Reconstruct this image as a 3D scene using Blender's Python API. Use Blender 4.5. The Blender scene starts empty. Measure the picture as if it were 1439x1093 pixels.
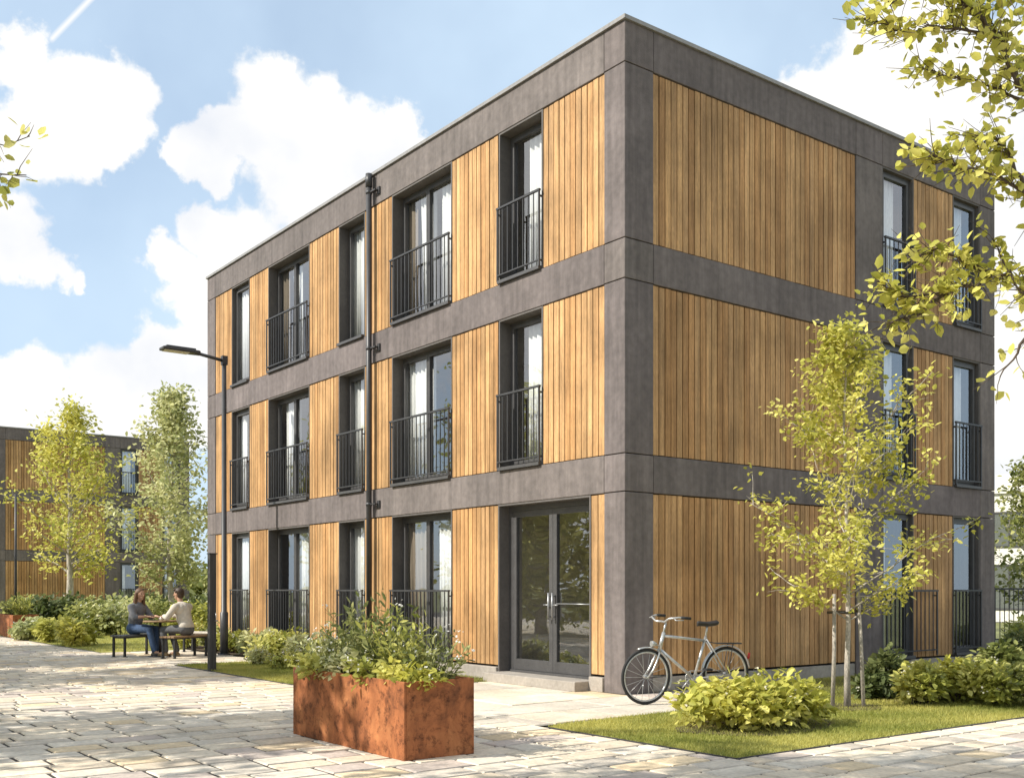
import bpy, bmesh, math, random
import numpy as np
from mathutils import Vector, Matrix

S = bpy.context.scene
COL = S.collection
PI = math.pi

# ------------------------------------------------------------------ helpers
def lin(c):
    return tuple(((v/255)/12.92 if v/255 <= .04045 else ((v/255+.055)/1.055)**2.4) for v in c)

class MB:
    """collects faces; build() links them as one mesh object"""
    def __init__(s): s.v=[]; s.f=[]; s.m=[]; s.c=[]; s.sm=[]
    def face(s, idx, m=0, c=(1,1,1), smooth=False):
        s.f.append(idx); s.m.append(m); s.c.append(c); s.sm.append(smooth)
    def quad(s, a, b, c, d, m=0, col=(1,1,1)):
        n=len(s.v); s.v += [tuple(a),tuple(b),tuple(c),tuple(d)]; s.face((n,n+1,n+2,n+3), m, col)
    def box(s, x0,x1,y0,y1,z0,z1, m=0, col=(1,1,1)):
        if x0>x1: x0,x1=x1,x0
        if y0>y1: y0,y1=y1,y0
        n=len(s.v)
        s.v += [(x0,y0,z0),(x1,y0,z0),(x1,y1,z0),(x0,y1,z0),(x0,y0,z1),(x1,y0,z1),(x1,y1,z1),(x0,y1,z1)]
        for q in ((3,2,1,0),(4,5,6,7),(0,1,5,4),(1,2,6,5),(2,3,7,6),(3,0,4,7)):
            s.face(tuple(n+i for i in q), m, col)
    def tube(s, pts, rad, n=8, m=0, col=(1,1,1), caps=True):
        pts=[Vector(p) for p in pts]
        if not hasattr(rad,'__len__'): rad=[rad]*len(pts)
        ref=None; base=len(s.v)
        for i,p in enumerate(pts):
            t=(pts[min(i+1,len(pts)-1)]-pts[max(i-1,0)]).normalized()
            if ref is None:
                ref=Vector((0,0,1)) if abs(t.z)<.9 else Vector((1,0,0))
            a=(ref-t*ref.dot(t))
            if a.length<1e-6: a=t.orthogonal()
            a.normalize(); ref=a; b=t.cross(a)
            for k in range(n):
                th=2*PI*k/n
                s.v.append(tuple(p+(a*math.cos(th)+b*math.sin(th))*rad[i]))
        for i in range(len(pts)-1):
            for k in range(n):
                k2=(k+1)%n
                s.face((base+i*n+k, base+i*n+k2, base+(i+1)*n+k2, base+(i+1)*n+k), m, col, True)
        if caps:
            s.face(tuple(base+k for k in reversed(range(n))), m, col)
            s.face(tuple(base+(len(pts)-1)*n+k for k in range(n)), m, col)
    def capsule(s, p, q, r1, r2, n=14, k=5):
        """closed tapered capsule, for remeshing"""
        p=Vector(p); q=Vector(q); d=(q-p)
        t=d.normalized() if d.length>1e-6 else Vector((0,0,1))
        pts=[];rad=[]
        for i in range(k):
            a=(i+.25)/(k-.0)*PI/2
            pts.append(p-t*r1*math.cos(a)); rad.append(r1*math.sin(a))
        pts.append(p); rad.append(r1)
        if d.length>1e-6: pts.append(q); rad.append(r2)
        for i in reversed(range(k)):
            a=(i+.25)/(k-.0)*PI/2
            pts.append(q+t*r2*math.cos(a)); rad.append(r2*math.sin(a))
        # rings with one fixed frame
        a=t.orthogonal().normalized(); b=t.cross(a); base=len(s.v)
        for P,r in zip(pts,rad):
            for j in range(n):
                th=2*PI*j/n; s.v.append(tuple(P+(a*math.cos(th)+b*math.sin(th))*r))
        for i in range(len(pts)-1):
            for j in range(n):
                j2=(j+1)%n
                s.face((base+i*n+j,base+i*n+j2,base+(i+1)*n+j2,base+(i+1)*n+j),0,(1,1,1),True)
        s.face(tuple(base+j for j in reversed(range(n)))); s.face(tuple(base+(len(pts)-1)*n+j for j in range(n)))
    def ellipsoid(s, c, r, n=16, k=10, m=0, col=(1,1,1)):
        base=len(s.v); c=Vector(c)
        for i in range(1,k):
            ph=PI*i/k
            for j in range(n):
                th=2*PI*j/n
                s.v.append((c.x+r[0]*math.sin(ph)*math.cos(th), c.y+r[1]*math.sin(ph)*math.sin(th), c.z+r[2]*math.cos(ph)))
        top=len(s.v); s.v.append((c.x,c.y,c.z+r[2])); bot=len(s.v); s.v.append((c.x,c.y,c.z-r[2]))
        for i in range(k-2):
            for j in range(n):
                j2=(j+1)%n
                s.face((base+i*n+j,base+(i+1)*n+j,base+(i+1)*n+j2,base+i*n+j2),m,col,True)
        for j in range(n):
            j2=(j+1)%n
            s.face((top,base+j,base+j2),m,col,True)
            s.face((bot,base+(k-2)*n+j2,base+(k-2)*n+j),m,col,True)
    def torus(s, c, R, r, axis='y', n=48, k=8, m=0):
        base=len(s.v); c=Vector(c)
        for i in range(n):
            a=2*PI*i/n
            for j in range(k):
                b=2*PI*j/k; rr=R+r*math.cos(b); h=r*math.sin(b)
                s.v.append((c.x+rr*math.cos(a), c.y+h, c.z+rr*math.sin(a)))
        for i in range(n):
            for j in range(k):
                i2=(i+1)%n; j2=(j+1)%k
                s.face((base+i*k+j,base+i*k+j2,base+i2*k+j2,base+i2*k+j),m,(1,1,1),True)
    def lathe(s, prof, c=(0,0,0), n=24, m=0):
        base=len(s.v)
        for (r,z) in prof:
            for k in range(n):
                a=2*PI*k/n; s.v.append((c[0]+r*math.cos(a),c[1]+r*math.sin(a),c[2]+z))
        for i in range(len(prof)-1):
            for k in range(n):
                k2=(k+1)%n
                s.face((base+i*n+k,base+i*n+k2,base+(i+1)*n+k2,base+(i+1)*n+k),m,(1,1,1),True)
        s.face(tuple(base+k for k in reversed(range(n))),m); s.face(tuple(base+(len(prof)-1)*n+k for k in range(n)),m)
    def mesh(s, name, mats):
        me=bpy.data.meshes.new(name); me.from_pydata(s.v,[],s.f)
        for mt in mats: me.materials.append(mt)
        me.polygons.foreach_set('material_index', s.m)
        me.polygons.foreach_set('use_smooth', s.sm)
        a=me.color_attributes.new('Col','FLOAT_COLOR','CORNER')
        buf=[]
        for f,c in zip(s.f,s.c): buf += [c[0],c[1],c[2],1.0]*len(f)
        a.data.foreach_set('color', buf)
        me.update(); return me
    def build(s, name, mats, parent=None, bevel=0):
        if not isinstance(mats,(list,tuple)): mats=[mats]
        o=bpy.data.objects.new(name, s.mesh(name,mats)); COL.objects.link(o)
        if parent is not None: o.parent=parent
        if bevel:
            b=o.modifiers.new('Bevel','BEVEL'); b.width=bevel; b.segments=1; b.limit_method='ANGLE'
        return o

def tag(o, label=None, cat=None, group=None, kind=None):
    if label: o['label']=label
    if cat: o['category']=cat
    if group: o['group']=group
    if kind: o['kind']=kind
    return o

def empty(name, loc, rz=0, scale=1):
    o=bpy.data.objects.new(name,None); COL.objects.link(o)
    o.location=loc; o.rotation_euler=(0,0,rz); o.scale=(scale,)*3; o.empty_display_size=.2
    return o

def kids(o): return [c for c in bpy.data.objects if c.parent==o]
def copy_tree(o, parent=None, skip=()):
    c=o.copy(); COL.objects.link(c)
    if parent is not None: c.parent=parent
    for ch in kids(o):
        if ch.get('_skip') and skip: continue
        copy_tree(ch, c, skip)
    return c

# ------------------------------------------------------------------ materials
def nodes(m):
    m.use_nodes=True; nt=m.node_tree; nt.nodes.clear(); return nt
def N(nt,t,**k):
    n=nt.nodes.new(t)
    for a,b in k.items(): setattr(n,a,b)
    return n
def link(nt,a,b): nt.links.new(a,b)

def material(name, col, rough=.6, metal=0, var=.12, scale=3.0, stretch=(1,1,1), bump=.0, bscale=40, attr=False, col2=None, spec=.4, fine=.08, coat=0, streak=0, blotch=0):
    m=bpy.data.materials.new(name); nt=nodes(m)
    out=N(nt,'ShaderNodeOutputMaterial'); p=N(nt,'ShaderNodeBsdfPrincipled')
    link(nt,p.outputs[0],out.inputs[0])
    p.inputs['Roughness'].default_value=rough; p.inputs['Metallic'].default_value=metal
    p.inputs['Specular IOR Level'].default_value=spec
    if coat: p.inputs['Coat Weight'].default_value=coat
    tc=N(nt,'ShaderNodeTexCoord'); mp=N(nt,'ShaderNodeMapping'); mp.inputs['Scale'].default_value=stretch
    link(nt,tc.outputs['Object'],mp.inputs[0])
    n1=N(nt,'ShaderNodeTexNoise'); n1.inputs['Scale'].default_value=scale; n1.inputs['Detail'].default_value=8; n1.inputs['Roughness'].default_value=.62
    link(nt,mp.outputs[0],n1.inputs['Vector'])
    rmp=N(nt,'ShaderNodeValToRGB')
    c=np.array(col); c2=np.array(col2) if col2 is not None else c*(1+var)
    lo=c*(1-var)
    rmp.color_ramp.elements[0].position=.32; rmp.color_ramp.elements[0].color=(*lo,1)
    rmp.color_ramp.elements[1].position=.68; rmp.color_ramp.elements[1].color=(*np.clip(c2,0,1),1)
    link(nt,n1.outputs['Fac'],rmp.inputs[0])
    src=rmp.outputs[0]
    n2=N(nt,'ShaderNodeTexNoise'); n2.inputs['Scale'].default_value=scale*9; n2.inputs['Detail'].default_value=6
    link(nt,mp.outputs[0],n2.inputs['Vector'])
    mr=N(nt,'ShaderNodeMapRange'); mr.inputs['From Min'].default_value=.3; mr.inputs['From Max'].default_value=.7
    mr.inputs['To Min'].default_value=1-fine*2; mr.inputs['To Max'].default_value=1+fine
    link(nt,n2.outputs['Fac'],mr.inputs['Value'])
    mx=N(nt,'ShaderNodeMix',data_type='RGBA',blend_type='MULTIPLY'); mx.inputs['Factor'].default_value=1
    link(nt,src,mx.inputs['A']); link(nt,mr.outputs[0],mx.inputs['B']); src=mx.outputs['Result']
    def times(src,noise_scale,vec,lo,hi,det=6):
        q=N(nt,'ShaderNodeTexNoise'); q.inputs['Scale'].default_value=noise_scale; q.inputs['Detail'].default_value=det; q.inputs['Roughness'].default_value=.6
        link(nt,vec,q.inputs['Vector']); r_=N(nt,'ShaderNodeMapRange'); r_.inputs['From Min'].default_value=.36; r_.inputs['From Max'].default_value=.62
        r_.inputs['To Min'].default_value=lo; r_.inputs['To Max'].default_value=hi; link(nt,q.outputs['Fac'],r_.inputs['Value'])
        k_=N(nt,'ShaderNodeMix',data_type='RGBA',blend_type='MULTIPLY'); k_.inputs['Factor'].default_value=1
        link(nt,src,k_.inputs['A']); link(nt,r_.outputs[0],k_.inputs['B']); return k_.outputs['Result']
    if streak:      # rain marks running down
        ms=N(nt,'ShaderNodeMapping'); ms.inputs['Scale'].default_value=(5,5,.35); link(nt,tc.outputs['Object'],ms.inputs[0])
        src=times(src,1.6,ms.outputs[0],1-streak,1+streak*.25)
    if blotch:      # weathering in broad patches
        src=times(src,.9,tc.outputs['Object'],1-blotch,1+blotch*.35,8)
    if attr:
        at=N(nt,'ShaderNodeAttribute',attribute_name='Col')
        m2=N(nt,'ShaderNodeMix',data_type='RGBA',blend_type='MULTIPLY'); m2.inputs['Factor'].default_value=1
        link(nt,src,m2.inputs['A']); link(nt,at.outputs['Color'],m2.inputs['B']); src=m2.outputs['Result']
    link(nt,src,p.inputs['Base Color'])
    if bump:
        n3=N(nt,'ShaderNodeTexNoise'); n3.inputs['Scale'].default_value=bscale; n3.inputs['Detail'].default_value=7
        link(nt,mp.outputs[0],n3.inputs['Vector'])
        b=N(nt,'ShaderNodeBump'); b.inputs['Strength'].default_value=bump; b.inputs['Distance'].default_value=.01
        link(nt,n3.outputs['Fac'],b.inputs['Height']); link(nt,b.outputs[0],p.inputs['Normal'])
    return m

def leaf_material(name, trans=.35, rough=.5):
    m=bpy.data.materials.new(name); nt=nodes(m)
    out=N(nt,'ShaderNodeOutputMaterial'); p=N(nt,'ShaderNodeBsdfPrincipled'); tr=N(nt,'ShaderNodeBsdfTranslucent')
    at=N(nt,'ShaderNodeAttribute',attribute_name='Col')
    p.inputs['Roughness'].default_value=rough; p.inputs['Specular IOR Level'].default_value=.25
    link(nt,at.outputs['Color'],p.inputs['Base Color']); link(nt,at.outputs['Color'],tr.inputs['Color'])
    mx=N(nt,'ShaderNodeMixShader'); mx.inputs[0].default_value=trans
    link(nt,p.outputs[0],mx.inputs[1]); link(nt,tr.outputs[0],mx.inputs[2]); link(nt,mx.outputs[0],out.inputs[0])
    return m

def glass_material():
    m=bpy.data.materials.new('window_glass'); nt=nodes(m)
    out=N(nt,'ShaderNodeOutputMaterial'); t=N(nt,'ShaderNodeBsdfTransparent'); g=N(nt,'ShaderNodeBsdfGlossy')
    t.inputs[0].default_value=(.93,.95,.95,1); g.inputs['Roughness'].default_value=.015; g.inputs['Color'].default_value=(.93,.96,1,1)
    fr=N(nt,'ShaderNodeLayerWeight'); fr.inputs['Blend'].default_value=.5
    pw=N(nt,'ShaderNodeMath',operation='POWER'); link(nt,fr.outputs['Facing'],pw.inputs[0]); pw.inputs[1].default_value=4
    ad=N(nt,'ShaderNodeMath',operation='MULTIPLY_ADD'); ad.inputs[1].default_value=.7; ad.inputs[2].default_value=.26; ad.use_clamp=True
    link(nt,pw.outputs[0],ad.inputs[0])
    # slight waviness of the panes
    tc=N(nt,'ShaderNodeTexCoord'); nz=N(nt,'ShaderNodeTexNoise'); nz.inputs['Scale'].default_value=1.3; nz.inputs['Detail'].default_value=1
    link(nt,tc.outputs['Object'],nz.inputs['Vector'])
    b=N(nt,'ShaderNodeBump'); b.inputs['Strength'].default_value=.12; b.inputs['Distance'].default_value=.04
    link(nt,nz.outputs['Fac'],b.inputs['Height']); link(nt,b.outputs[0],g.inputs['Normal'])
    mx=N(nt,'ShaderNodeMixShader'); link(nt,ad.outputs[0],mx.inputs[0]); link(nt,t.outputs[0],mx.inputs[1]); link(nt,g.outputs[0],mx.inputs[2])
    link(nt,mx.outputs[0],out.inputs[0]); return m

M={}
M['concrete']=material('tinted_concrete',(.180,.152,.143),.85,var=.16,scale=1.1,bump=.35,bscale=60,fine=.09,attr=True,streak=.22,blotch=.12)
M['wood']=material('larch_boards',(.58,.345,.158),.66,var=.22,scale=2.2,stretch=(14,14,.7),bump=.25,bscale=6,attr=True,fine=.16,spec=.2,streak=.26,blotch=.28)
M['dark_void']=material('dark_backing',(.03,.027,.024),.9)
M['dark_metal']=material('anthracite_metal',(.045,.044,.046),.45,metal=.0,var=.2,scale=5,spec=.5)
M['frame_metal']=material('window_frame_metal',(.075,.072,.072),.45,var=.15,scale=4,spec=.5)
M['steel']=material('galvanised_steel',(.36,.36,.36),.38,metal=.6,var=.2,scale=7)
M['plinth']=material('plinth_concrete',(.36,.32,.275),.85,var=.15,scale=2,bump=.3)
M['plaster']=material('interior_plaster',(.5,.46,.41),.9)
M['roof']=material('roof_felt',(.12,.12,.12),.9)
M['coping']=material('coping_metal',(.28,.27,.26),.4,var=.1,scale=2)
M['curtain']=material('curtain_cloth',(.92,.90,.86),.9,var=.04,scale=2,stretch=(6,6,.6))
M['drape']=material('brown_drape_cloth',(.30,.235,.17),.9,var=.15,scale=2,stretch=(6,6,.6))
M['stone']=material('paving_stone',(.69,.61,.50),.8,var=.15,scale=2.6,bump=.35,bscale=28,attr=True,fine=.10,blotch=.16)
M['joint']=material('joint_sand',(.06,.05,.042),.95,var=.25,scale=9)
M['soil']=material('bed_soil',(.075,.052,.034),.95,var=.35,scale=9,bump=.6,bscale=30)
M['turf']=material('turf_base',(.24,.25,.045),.95,var=.3,scale=1.2,col2=(.44,.40,.09),bump=.4,bscale=50)
M['field']=material('meadow_ground',(.16,.165,.06),.95,var=.35,scale=.3,bump=.3)
M['bark']=material('pale_bark',(.44,.39,.33),.85,var=.4,scale=9,stretch=(1,1,.4),bump=.6,bscale=30,fine=.2)
M['dark_bark']=material('brown_bark',(.115,.085,.06),.9,var=.4,scale=8,stretch=(1,1,.3),bump=.6,bscale=30,fine=.2)
M['leaf']=leaf_material('leaf_tissue',.42)
M['petal']=leaf_material('petal_tissue',.3)
M['glass']=glass_material()
M['white_wall']=material('white_render',(.78,.74,.66),.85,var=.06,scale=1)
M['timber']=material('seat_timber',(.30,.19,.10),.65,var=.3,scale=3,stretch=(1,12,12),fine=.12)
M['black_metal']=material('black_metal',(.03,.03,.032),.45,spec=.5)
M['rubber']=material('tyre_rubber',(.025,.025,.025),.8)
M['chrome']=material('polished_silver_tube',(.52,.52,.51),.3,metal=.6,var=.1,scale=6)
M['leather']=material('black_saddle_leather',(.03,.026,.024),.5)
M['amber']=material('yellow_desk_laminate',(.46,.33,.05),.5)
M['lens']=material('lamp_lens',(.75,.70,.55),.25)
M['skin']=material('skin',(.50,.29,.19),.55,var=.08,scale=8)
M['grey_knit']=material('grey_jersey',(.16,.16,.17),.95,var=.12,scale=20,bump=.3,bscale=90)
M['cream_knit']=material('cream_jersey',(.58,.52,.44),.95,var=.1,scale=20,bump=.3,bscale=90)
M['denim']=material('blue_denim',(.065,.105,.19),.9,var=.25,scale=25)
M['grey_cloth']=material('grey_trouser_cloth',(.115,.115,.12),.9,var=.2,scale=25)
M['brown_hair']=material('brown_hair',(.13,.065,.03),.5,var=.4,scale=6,stretch=(9,9,1),bump=.5,bscale=20)
M['dark_hair']=material('dark_brown_hair',(.05,.028,.015),.5,var=.4,scale=9,stretch=(6,6,1),bump=.5,bscale=20)
M['shoe']=material('dark_shoe',(.05,.045,.04),.6)
M['sole']=material('white_sole',(.7,.68,.62),.7)
M['tan_shoe']=material('tan_shoe',(.27,.18,.09),.6)
M['stem']=material('green_stem',(.10,.115,.035),.7)
M['dark_timber']=material('charcoal_stained_timber',(.06,.056,.053),.8,var=.3,scale=4,stretch=(8,8,.6),bump=.4)
M['dark_pane']=material('dark_house_pane',(.16,.17,.15),.1,spec=.8)
M['eye']=material('eye_dark',(.02,.015,.012),.2)
M['ceramic']=material('white_ceramic',(.75,.73,.7),.2)
M['red_plastic']=material('red_reflector',(.45,.03,.02),.3)

def corten():
    m=bpy.data.materials.new('rusted_steel'); nt=nodes(m)
    out=N(nt,'ShaderNodeOutputMaterial'); p=N(nt,'ShaderNodeBsdfPrincipled'); link(nt,p.outputs[0],out.inputs[0])
    p.inputs['Roughness'].default_value=.78; p.inputs['Specular IOR Level'].default_value=.3
    tc=N(nt,'ShaderNodeTexCoord')
    a=N(nt,'ShaderNodeTexNoise'); a.inputs['Scale'].default_value=3.4; a.inputs['Detail'].default_value=9; a.inputs['Roughness'].default_value=.68; a.inputs['Distortion'].default_value=.6
    link(nt,tc.outputs['Object'],a.inputs['Vector'])
    r=N(nt,'ShaderNodeValToRGB'); e=r.color_ramp.elements
    e[0].position=.30; e[0].color=(.115,.042,.018,1); e[1].position=.72; e[1].color=(.50,.20,.075,1)
    x=r.color_ramp.elements.new(.50); x.color=(.36,.125,.045,1)
    link(nt,a.outputs['Fac'],r.inputs[0])
    b=N(nt,'ShaderNodeTexNoise'); b.inputs['Scale'].default_value=9; b.inputs['Detail'].default_value=10; b.inputs['Roughness'].default_value=.75
    link(nt,tc.outputs['Object'],b.inputs['Vector'])
    r2=N(nt,'ShaderNodeValToRGB'); e=r2.color_ramp.elements
    e[0].position=.36; e[0].color=(.13,.10,.09,1); e[1].position=.50; e[1].color=(1,1,1,1)
    link(nt,b.outputs['Fac'],r2.inputs[0])
    mx=N(nt,'ShaderNodeMix',data_type='RGBA',blend_type='MULTIPLY'); mx.inputs['Factor'].default_value=.85
    link(nt,r.outputs[0],mx.inputs['A']); link(nt,r2.outputs[0],mx.inputs['B'])
    # rain streaks running down the sheet
    mp=N(nt,'ShaderNodeMapping'); mp.inputs['Scale'].default_value=(5,5,1.1); link(nt,tc.outputs['Object'],mp.inputs[0])
    s=N(nt,'ShaderNodeTexNoise'); s.inputs['Scale'].default_value=2.2; s.inputs['Detail'].default_value=5; link(nt,mp.outputs[0],s.inputs['Vector'])
    mr=N(nt,'ShaderNodeMapRange'); mr.inputs['From Min'].default_value=.35; mr.inputs['From Max'].default_value=.65; mr.inputs['To Min'].default_value=.82; mr.inputs['To Max'].default_value=1.06
    link(nt,s.outputs['Fac'],mr.inputs['Value'])
    m2=N(nt,'ShaderNodeMix',data_type='RGBA',blend_type='MULTIPLY'); m2.inputs['Factor'].default_value=1
    link(nt,mx.outputs['Result'],m2.inputs['A']); link(nt,mr.outputs[0],m2.inputs['B'])
    link(nt,m2.outputs['Result'],p.inputs['Base Color'])
    bp=N(nt,'ShaderNodeBump'); bp.inputs['Strength'].default_value=.4; bp.inputs['Distance'].default_value=.008
    link(nt,b.outputs['Fac'],bp.inputs['Height']); link(nt,bp.outputs[0],p.inputs['Normal'])
    return m
M['corten']=corten()

# ------------------------------------------------------------------ camera
CAM=Vector((-9.697,-10.378,1.42))
FW=Vector((.60171,.79872,0)); RT=Vector((.79872,-.60171,0))
cd=bpy.data.cameras.new('camera'); cam=bpy.data.objects.new('camera',cd); COL.objects.link(cam)
cam.location=CAM; cam.rotation_euler=FW.to_track_quat('-Z','Y').to_euler()
cd.sensor_width=36; cd.lens=37.326; cd.shift_y=.1942; cd.clip_end=3000; cd.clip_start=.1
S.camera=cam
def w(lat,d,z=0):
    p=CAM+RT*lat+FW*d; return Vector((p.x,p.y,z))

# ------------------------------------------------------------------ sun and sky
TRAVEL=Vector((.94,-.34,0)).normalized()
EL=math.radians(40)
sdir=Vector((TRAVEL.x*math.cos(EL),TRAVEL.y*math.cos(EL),-math.sin(EL)))
sl=bpy.data.lights.new('sun','SUN'); sl.energy=4.4; sl.angle=math.radians(.55); sl.color=(1,.955,.87)
so=bpy.data.objects.new('sun',sl); COL.objects.link(so); so.rotation_euler=sdir.to_track_quat('-Z','Y').to_euler(); so.location=(-20,10,30)

def build_world():
    W=bpy.data.worlds.new('World'); S.world=W; W.use_nodes=True; nt=W.node_tree; nt.nodes.clear()
    out=N(nt,'ShaderNodeOutputWorld'); bg=N(nt,'ShaderNodeBackground'); sky=N(nt,'ShaderNodeTexSky',sky_type='NISHITA')
    sky.sun_disc=False; sky.sun_elevation=EL; sky.sun_rotation=math.atan2(-TRAVEL.x,-TRAVEL.y)
    sky.air_density=1.0; sky.dust_density=.6; sky.ozone_density=1.6
    bg.inputs['Strength'].default_value=.112
    tc=N(nt,'ShaderNodeTexCoord'); D=tc.outputs['Generated']
    # (azimuth deg right of the view axis, elevation deg, angular radius deg) of each billow of cumulus
    puffs=PUFFS
    nz=N(nt,'ShaderNodeTexNoise'); nz.inputs['Scale'].default_value=11; nz.inputs['Detail'].default_value=9; nz.inputs['Roughness'].default_value=.58
    link(nt,D,nz.inputs['Vector'])
    wz=N(nt,'ShaderNodeTexNoise'); wz.inputs['Scale'].default_value=14; wz.inputs['Detail'].default_value=8; wz.inputs['Roughness'].default_value=.6
    link(nt,D,wz.inputs['Vector'])
    ws=N(nt,'ShaderNodeVectorMath',operation='SUBTRACT'); link(nt,wz.outputs['Color'],ws.inputs[0]); ws.inputs[1].default_value=(.5,.5,.5)
    wm=N(nt,'ShaderNodeVectorMath',operation='MULTIPLY_ADD'); link(nt,ws.outputs[0],wm.inputs[0]); wm.inputs[1].default_value=(.085,.085,.085); link(nt,D,wm.inputs[2])
    DW=wm.outputs[0]
    acc=None
    for az,el,r in puffs:
        a=math.radians(az); e=math.radians(el); r=r*.88
        d=(FW*math.cos(a)+RT*math.sin(a))*math.cos(e)+Vector((0,0,math.sin(e)))
        ds=N(nt,'ShaderNodeVectorMath',operation='DISTANCE'); link(nt,DW,ds.inputs[0]); ds.inputs[1].default_value=d
        ma=N(nt,'ShaderNodeMath',operation='MULTIPLY_ADD'); link(nt,ds.outputs['Value'],ma.inputs[0])
        R=math.radians(r); ma.inputs[1].default_value=-1/R; ma.inputs[2].default_value=1
        # distance in units that favour big billows a little less
        if acc is None: acc=ma.outputs[0]
        else:
            mx=N(nt,'ShaderNodeMath',operation='SMOOTH_MAX'); mx.inputs[2].default_value=.12
            link(nt,acc,mx.inputs[0]); link(nt,ma.outputs[0],mx.inputs[1]); acc=mx.outputs[0]
    nm=N(nt,'ShaderNodeMath',operation='MULTIPLY_ADD'); link(nt,nz.outputs['Fac'],nm.inputs[0]); nm.inputs[1].default_value=1.5; nm.inputs[2].default_value=-.75
    ad=N(nt,'ShaderNodeMath',operation='ADD'); link(nt,acc,ad.inputs[0]); link(nt,nm.outputs[0],ad.inputs[1])
    mr=N(nt,'ShaderNodeMapRange',interpolation_type='SMOOTHSTEP'); mr.inputs['From Min'].default_value=-.10; mr.inputs['From Max'].default_value=.22
    link(nt,ad.outputs[0],mr.inputs['Value']); mask=mr.outputs[0]
    # contrail: close to one great circle, between two bearings
    def dirv(az,el):
        a=math.radians(az); e=math.radians(el)
        return (FW*math.cos(a)+RT*math.sin(a))*math.cos(e)+Vector((0,0,math.sin(e)))
    p0=dirv(*TRAIL[0]); p1=dirv(*TRAIL[1]); nrm=p0.cross(p1).normalized(); mid=((p0+p1)/2).normalized()
    dt=N(nt,'ShaderNodeVectorMath',operation='DOT_PRODUCT'); link(nt,D,dt.inputs[0]); dt.inputs[1].default_value=nrm
    ab=N(nt,'ShaderNodeMath',operation='ABSOLUTE'); link(nt,dt.outputs['Value'],ab.inputs[0])
    m1=N(nt,'ShaderNodeMapRange'); m1.inputs['From Min'].default_value=.0003; m1.inputs['From Max'].default_value=.0030; m1.inputs['To Min'].default_value=1; m1.inputs['To Max'].default_value=0
    link(nt,ab.outputs[0],m1.inputs['Value'])
    ds=N(nt,'ShaderNodeVectorMath',operation='DISTANCE'); link(nt,D,ds.inputs[0]); ds.inputs[1].default_value=mid
    L=(p0-p1).length/2
    m2=N(nt,'ShaderNodeMapRange'); m2.inputs['From Min'].default_value=L*.9; m2.inputs['From Max'].default_value=L*1.05; m2.inputs['To Min'].default_value=.8; m2.inputs['To Max'].default_value=0
    link(nt,ds.outputs['Value'],m2.inputs['Value'])
    tr=N(nt,'ShaderNodeMath',operation='MULTIPLY'); link(nt,m1.outputs[0],tr.inputs[0]); link(nt,m2.outputs[0],tr.inputs[1])
    mm=N(nt,'ShaderNodeMath',operation='MAXIMUM'); link(nt,mask,mm.inputs[0]); link(nt,tr.outputs[0],mm.inputs[1]); mask=mm.outputs[0]
    # body of the cloud: white with soft grey undersides
    n2=N(nt,'ShaderNodeTexNoise'); n2.inputs['Scale'].default_value=5; n2.inputs['Detail'].default_value=6; link(nt,D,n2.inputs['Vector'])
    cr=N(nt,'ShaderNodeValToRGB'); e=cr.color_ramp.elements
    k=CLOUD
    e[0].position=.36; e[0].color=(.78*k,.81*k,.87*k,1); e[1].position=.52; e[1].color=(1.0*k,.985*k,.955*k,1)
    link(nt,n2.outputs['Fac'],cr.inputs[0])
    # thin veil that pales the blue
    hz=N(nt,'ShaderNodeMix',data_type='RGBA'); n3=N(nt,'ShaderNodeTexNoise'); n3.inputs['Scale'].default_value=3.3; n3.inputs['Detail'].default_value=5; link(nt,D,n3.inputs['Vector'])
    m3=N(nt,'ShaderNodeMapRange'); m3.inputs['From Min'].default_value=.3; m3.inputs['From Max'].default_value=.7; m3.inputs['To Min'].default_value=VEIL[0]; m3.inputs['To Max'].default_value=VEIL[1]
    link(nt,n3.outputs['Fac'],m3.inputs['Value']); link(nt,m3.outputs[0],hz.inputs['Factor'])
    link(nt,sky.outputs[0],hz.inputs['A']); hz.inputs['B'].default_value=(.63*k,.79*k,.955*k,1)
    mx=N(nt,'ShaderNodeMix',data_type='RGBA'); link(nt,mask,mx.inputs['Factor']); link(nt,hz.outputs['Result'],mx.inputs['A']); link(nt,cr.outputs[0],mx.inputs['B'])
    link(nt,mx.outputs['Result'],bg.inputs[0]); link(nt,bg.outputs[0],out.inputs[0])

CLOUD=7.0; VEIL=(.52,1.0)
PUFFS=[]
def puff(px,py,r):
    """bearing and elevation of a billow, read off the photograph once"""
    t=(px-719.5)/1492; az=math.degrees(math.atan(t)); q=math.sqrt(1+t*t)
    el=math.degrees(math.atan((826-py)/1492/q)); PUFFS.append((az,el,math.degrees(r/1492)/q))
for p in ((20,80,62),(100,118,70),(150,120,62),(165,180,50),(60,180,75),(120,200,52),(10,200,50),
          (385,150,72),(445,175,82),(505,190,72),(345,195,48),(550,185,46),(430,250,90),(510,265,85),(290,215,48),(310,250,40),
          (290,335,48),(345,375,80),(228,372,42),(285,415,72),(262,225,34),
          (15,330,62),(70,365,46),(95,384,28),
          (238,500,58),(268,560,85),(130,565,66),(40,575,66),(180,600,110),(60,650,100),
          (1140,150,62),(1210,110,80),(1290,90,110),(1250,210,120),(1360,230,130),(1430,120,110),(1410,380,150),(1460,560,180),(1180,200,80),(1120,210,60)):
    puff(*p)
for az,el,r in ((75,32,14),(62,18,9),(95,22,12),(118,35,15),(140,20,12),(165,38,16),(-170,18,12),(-140,34,15),(-112,22,13),(-88,40,14),(-70,20,11),(-56,38,10),(0,75,12),(120,62,13),(-110,65,12),(-62,9,9),(-80,8,9)):
    PUFFS.append((az,el,r))
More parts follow.
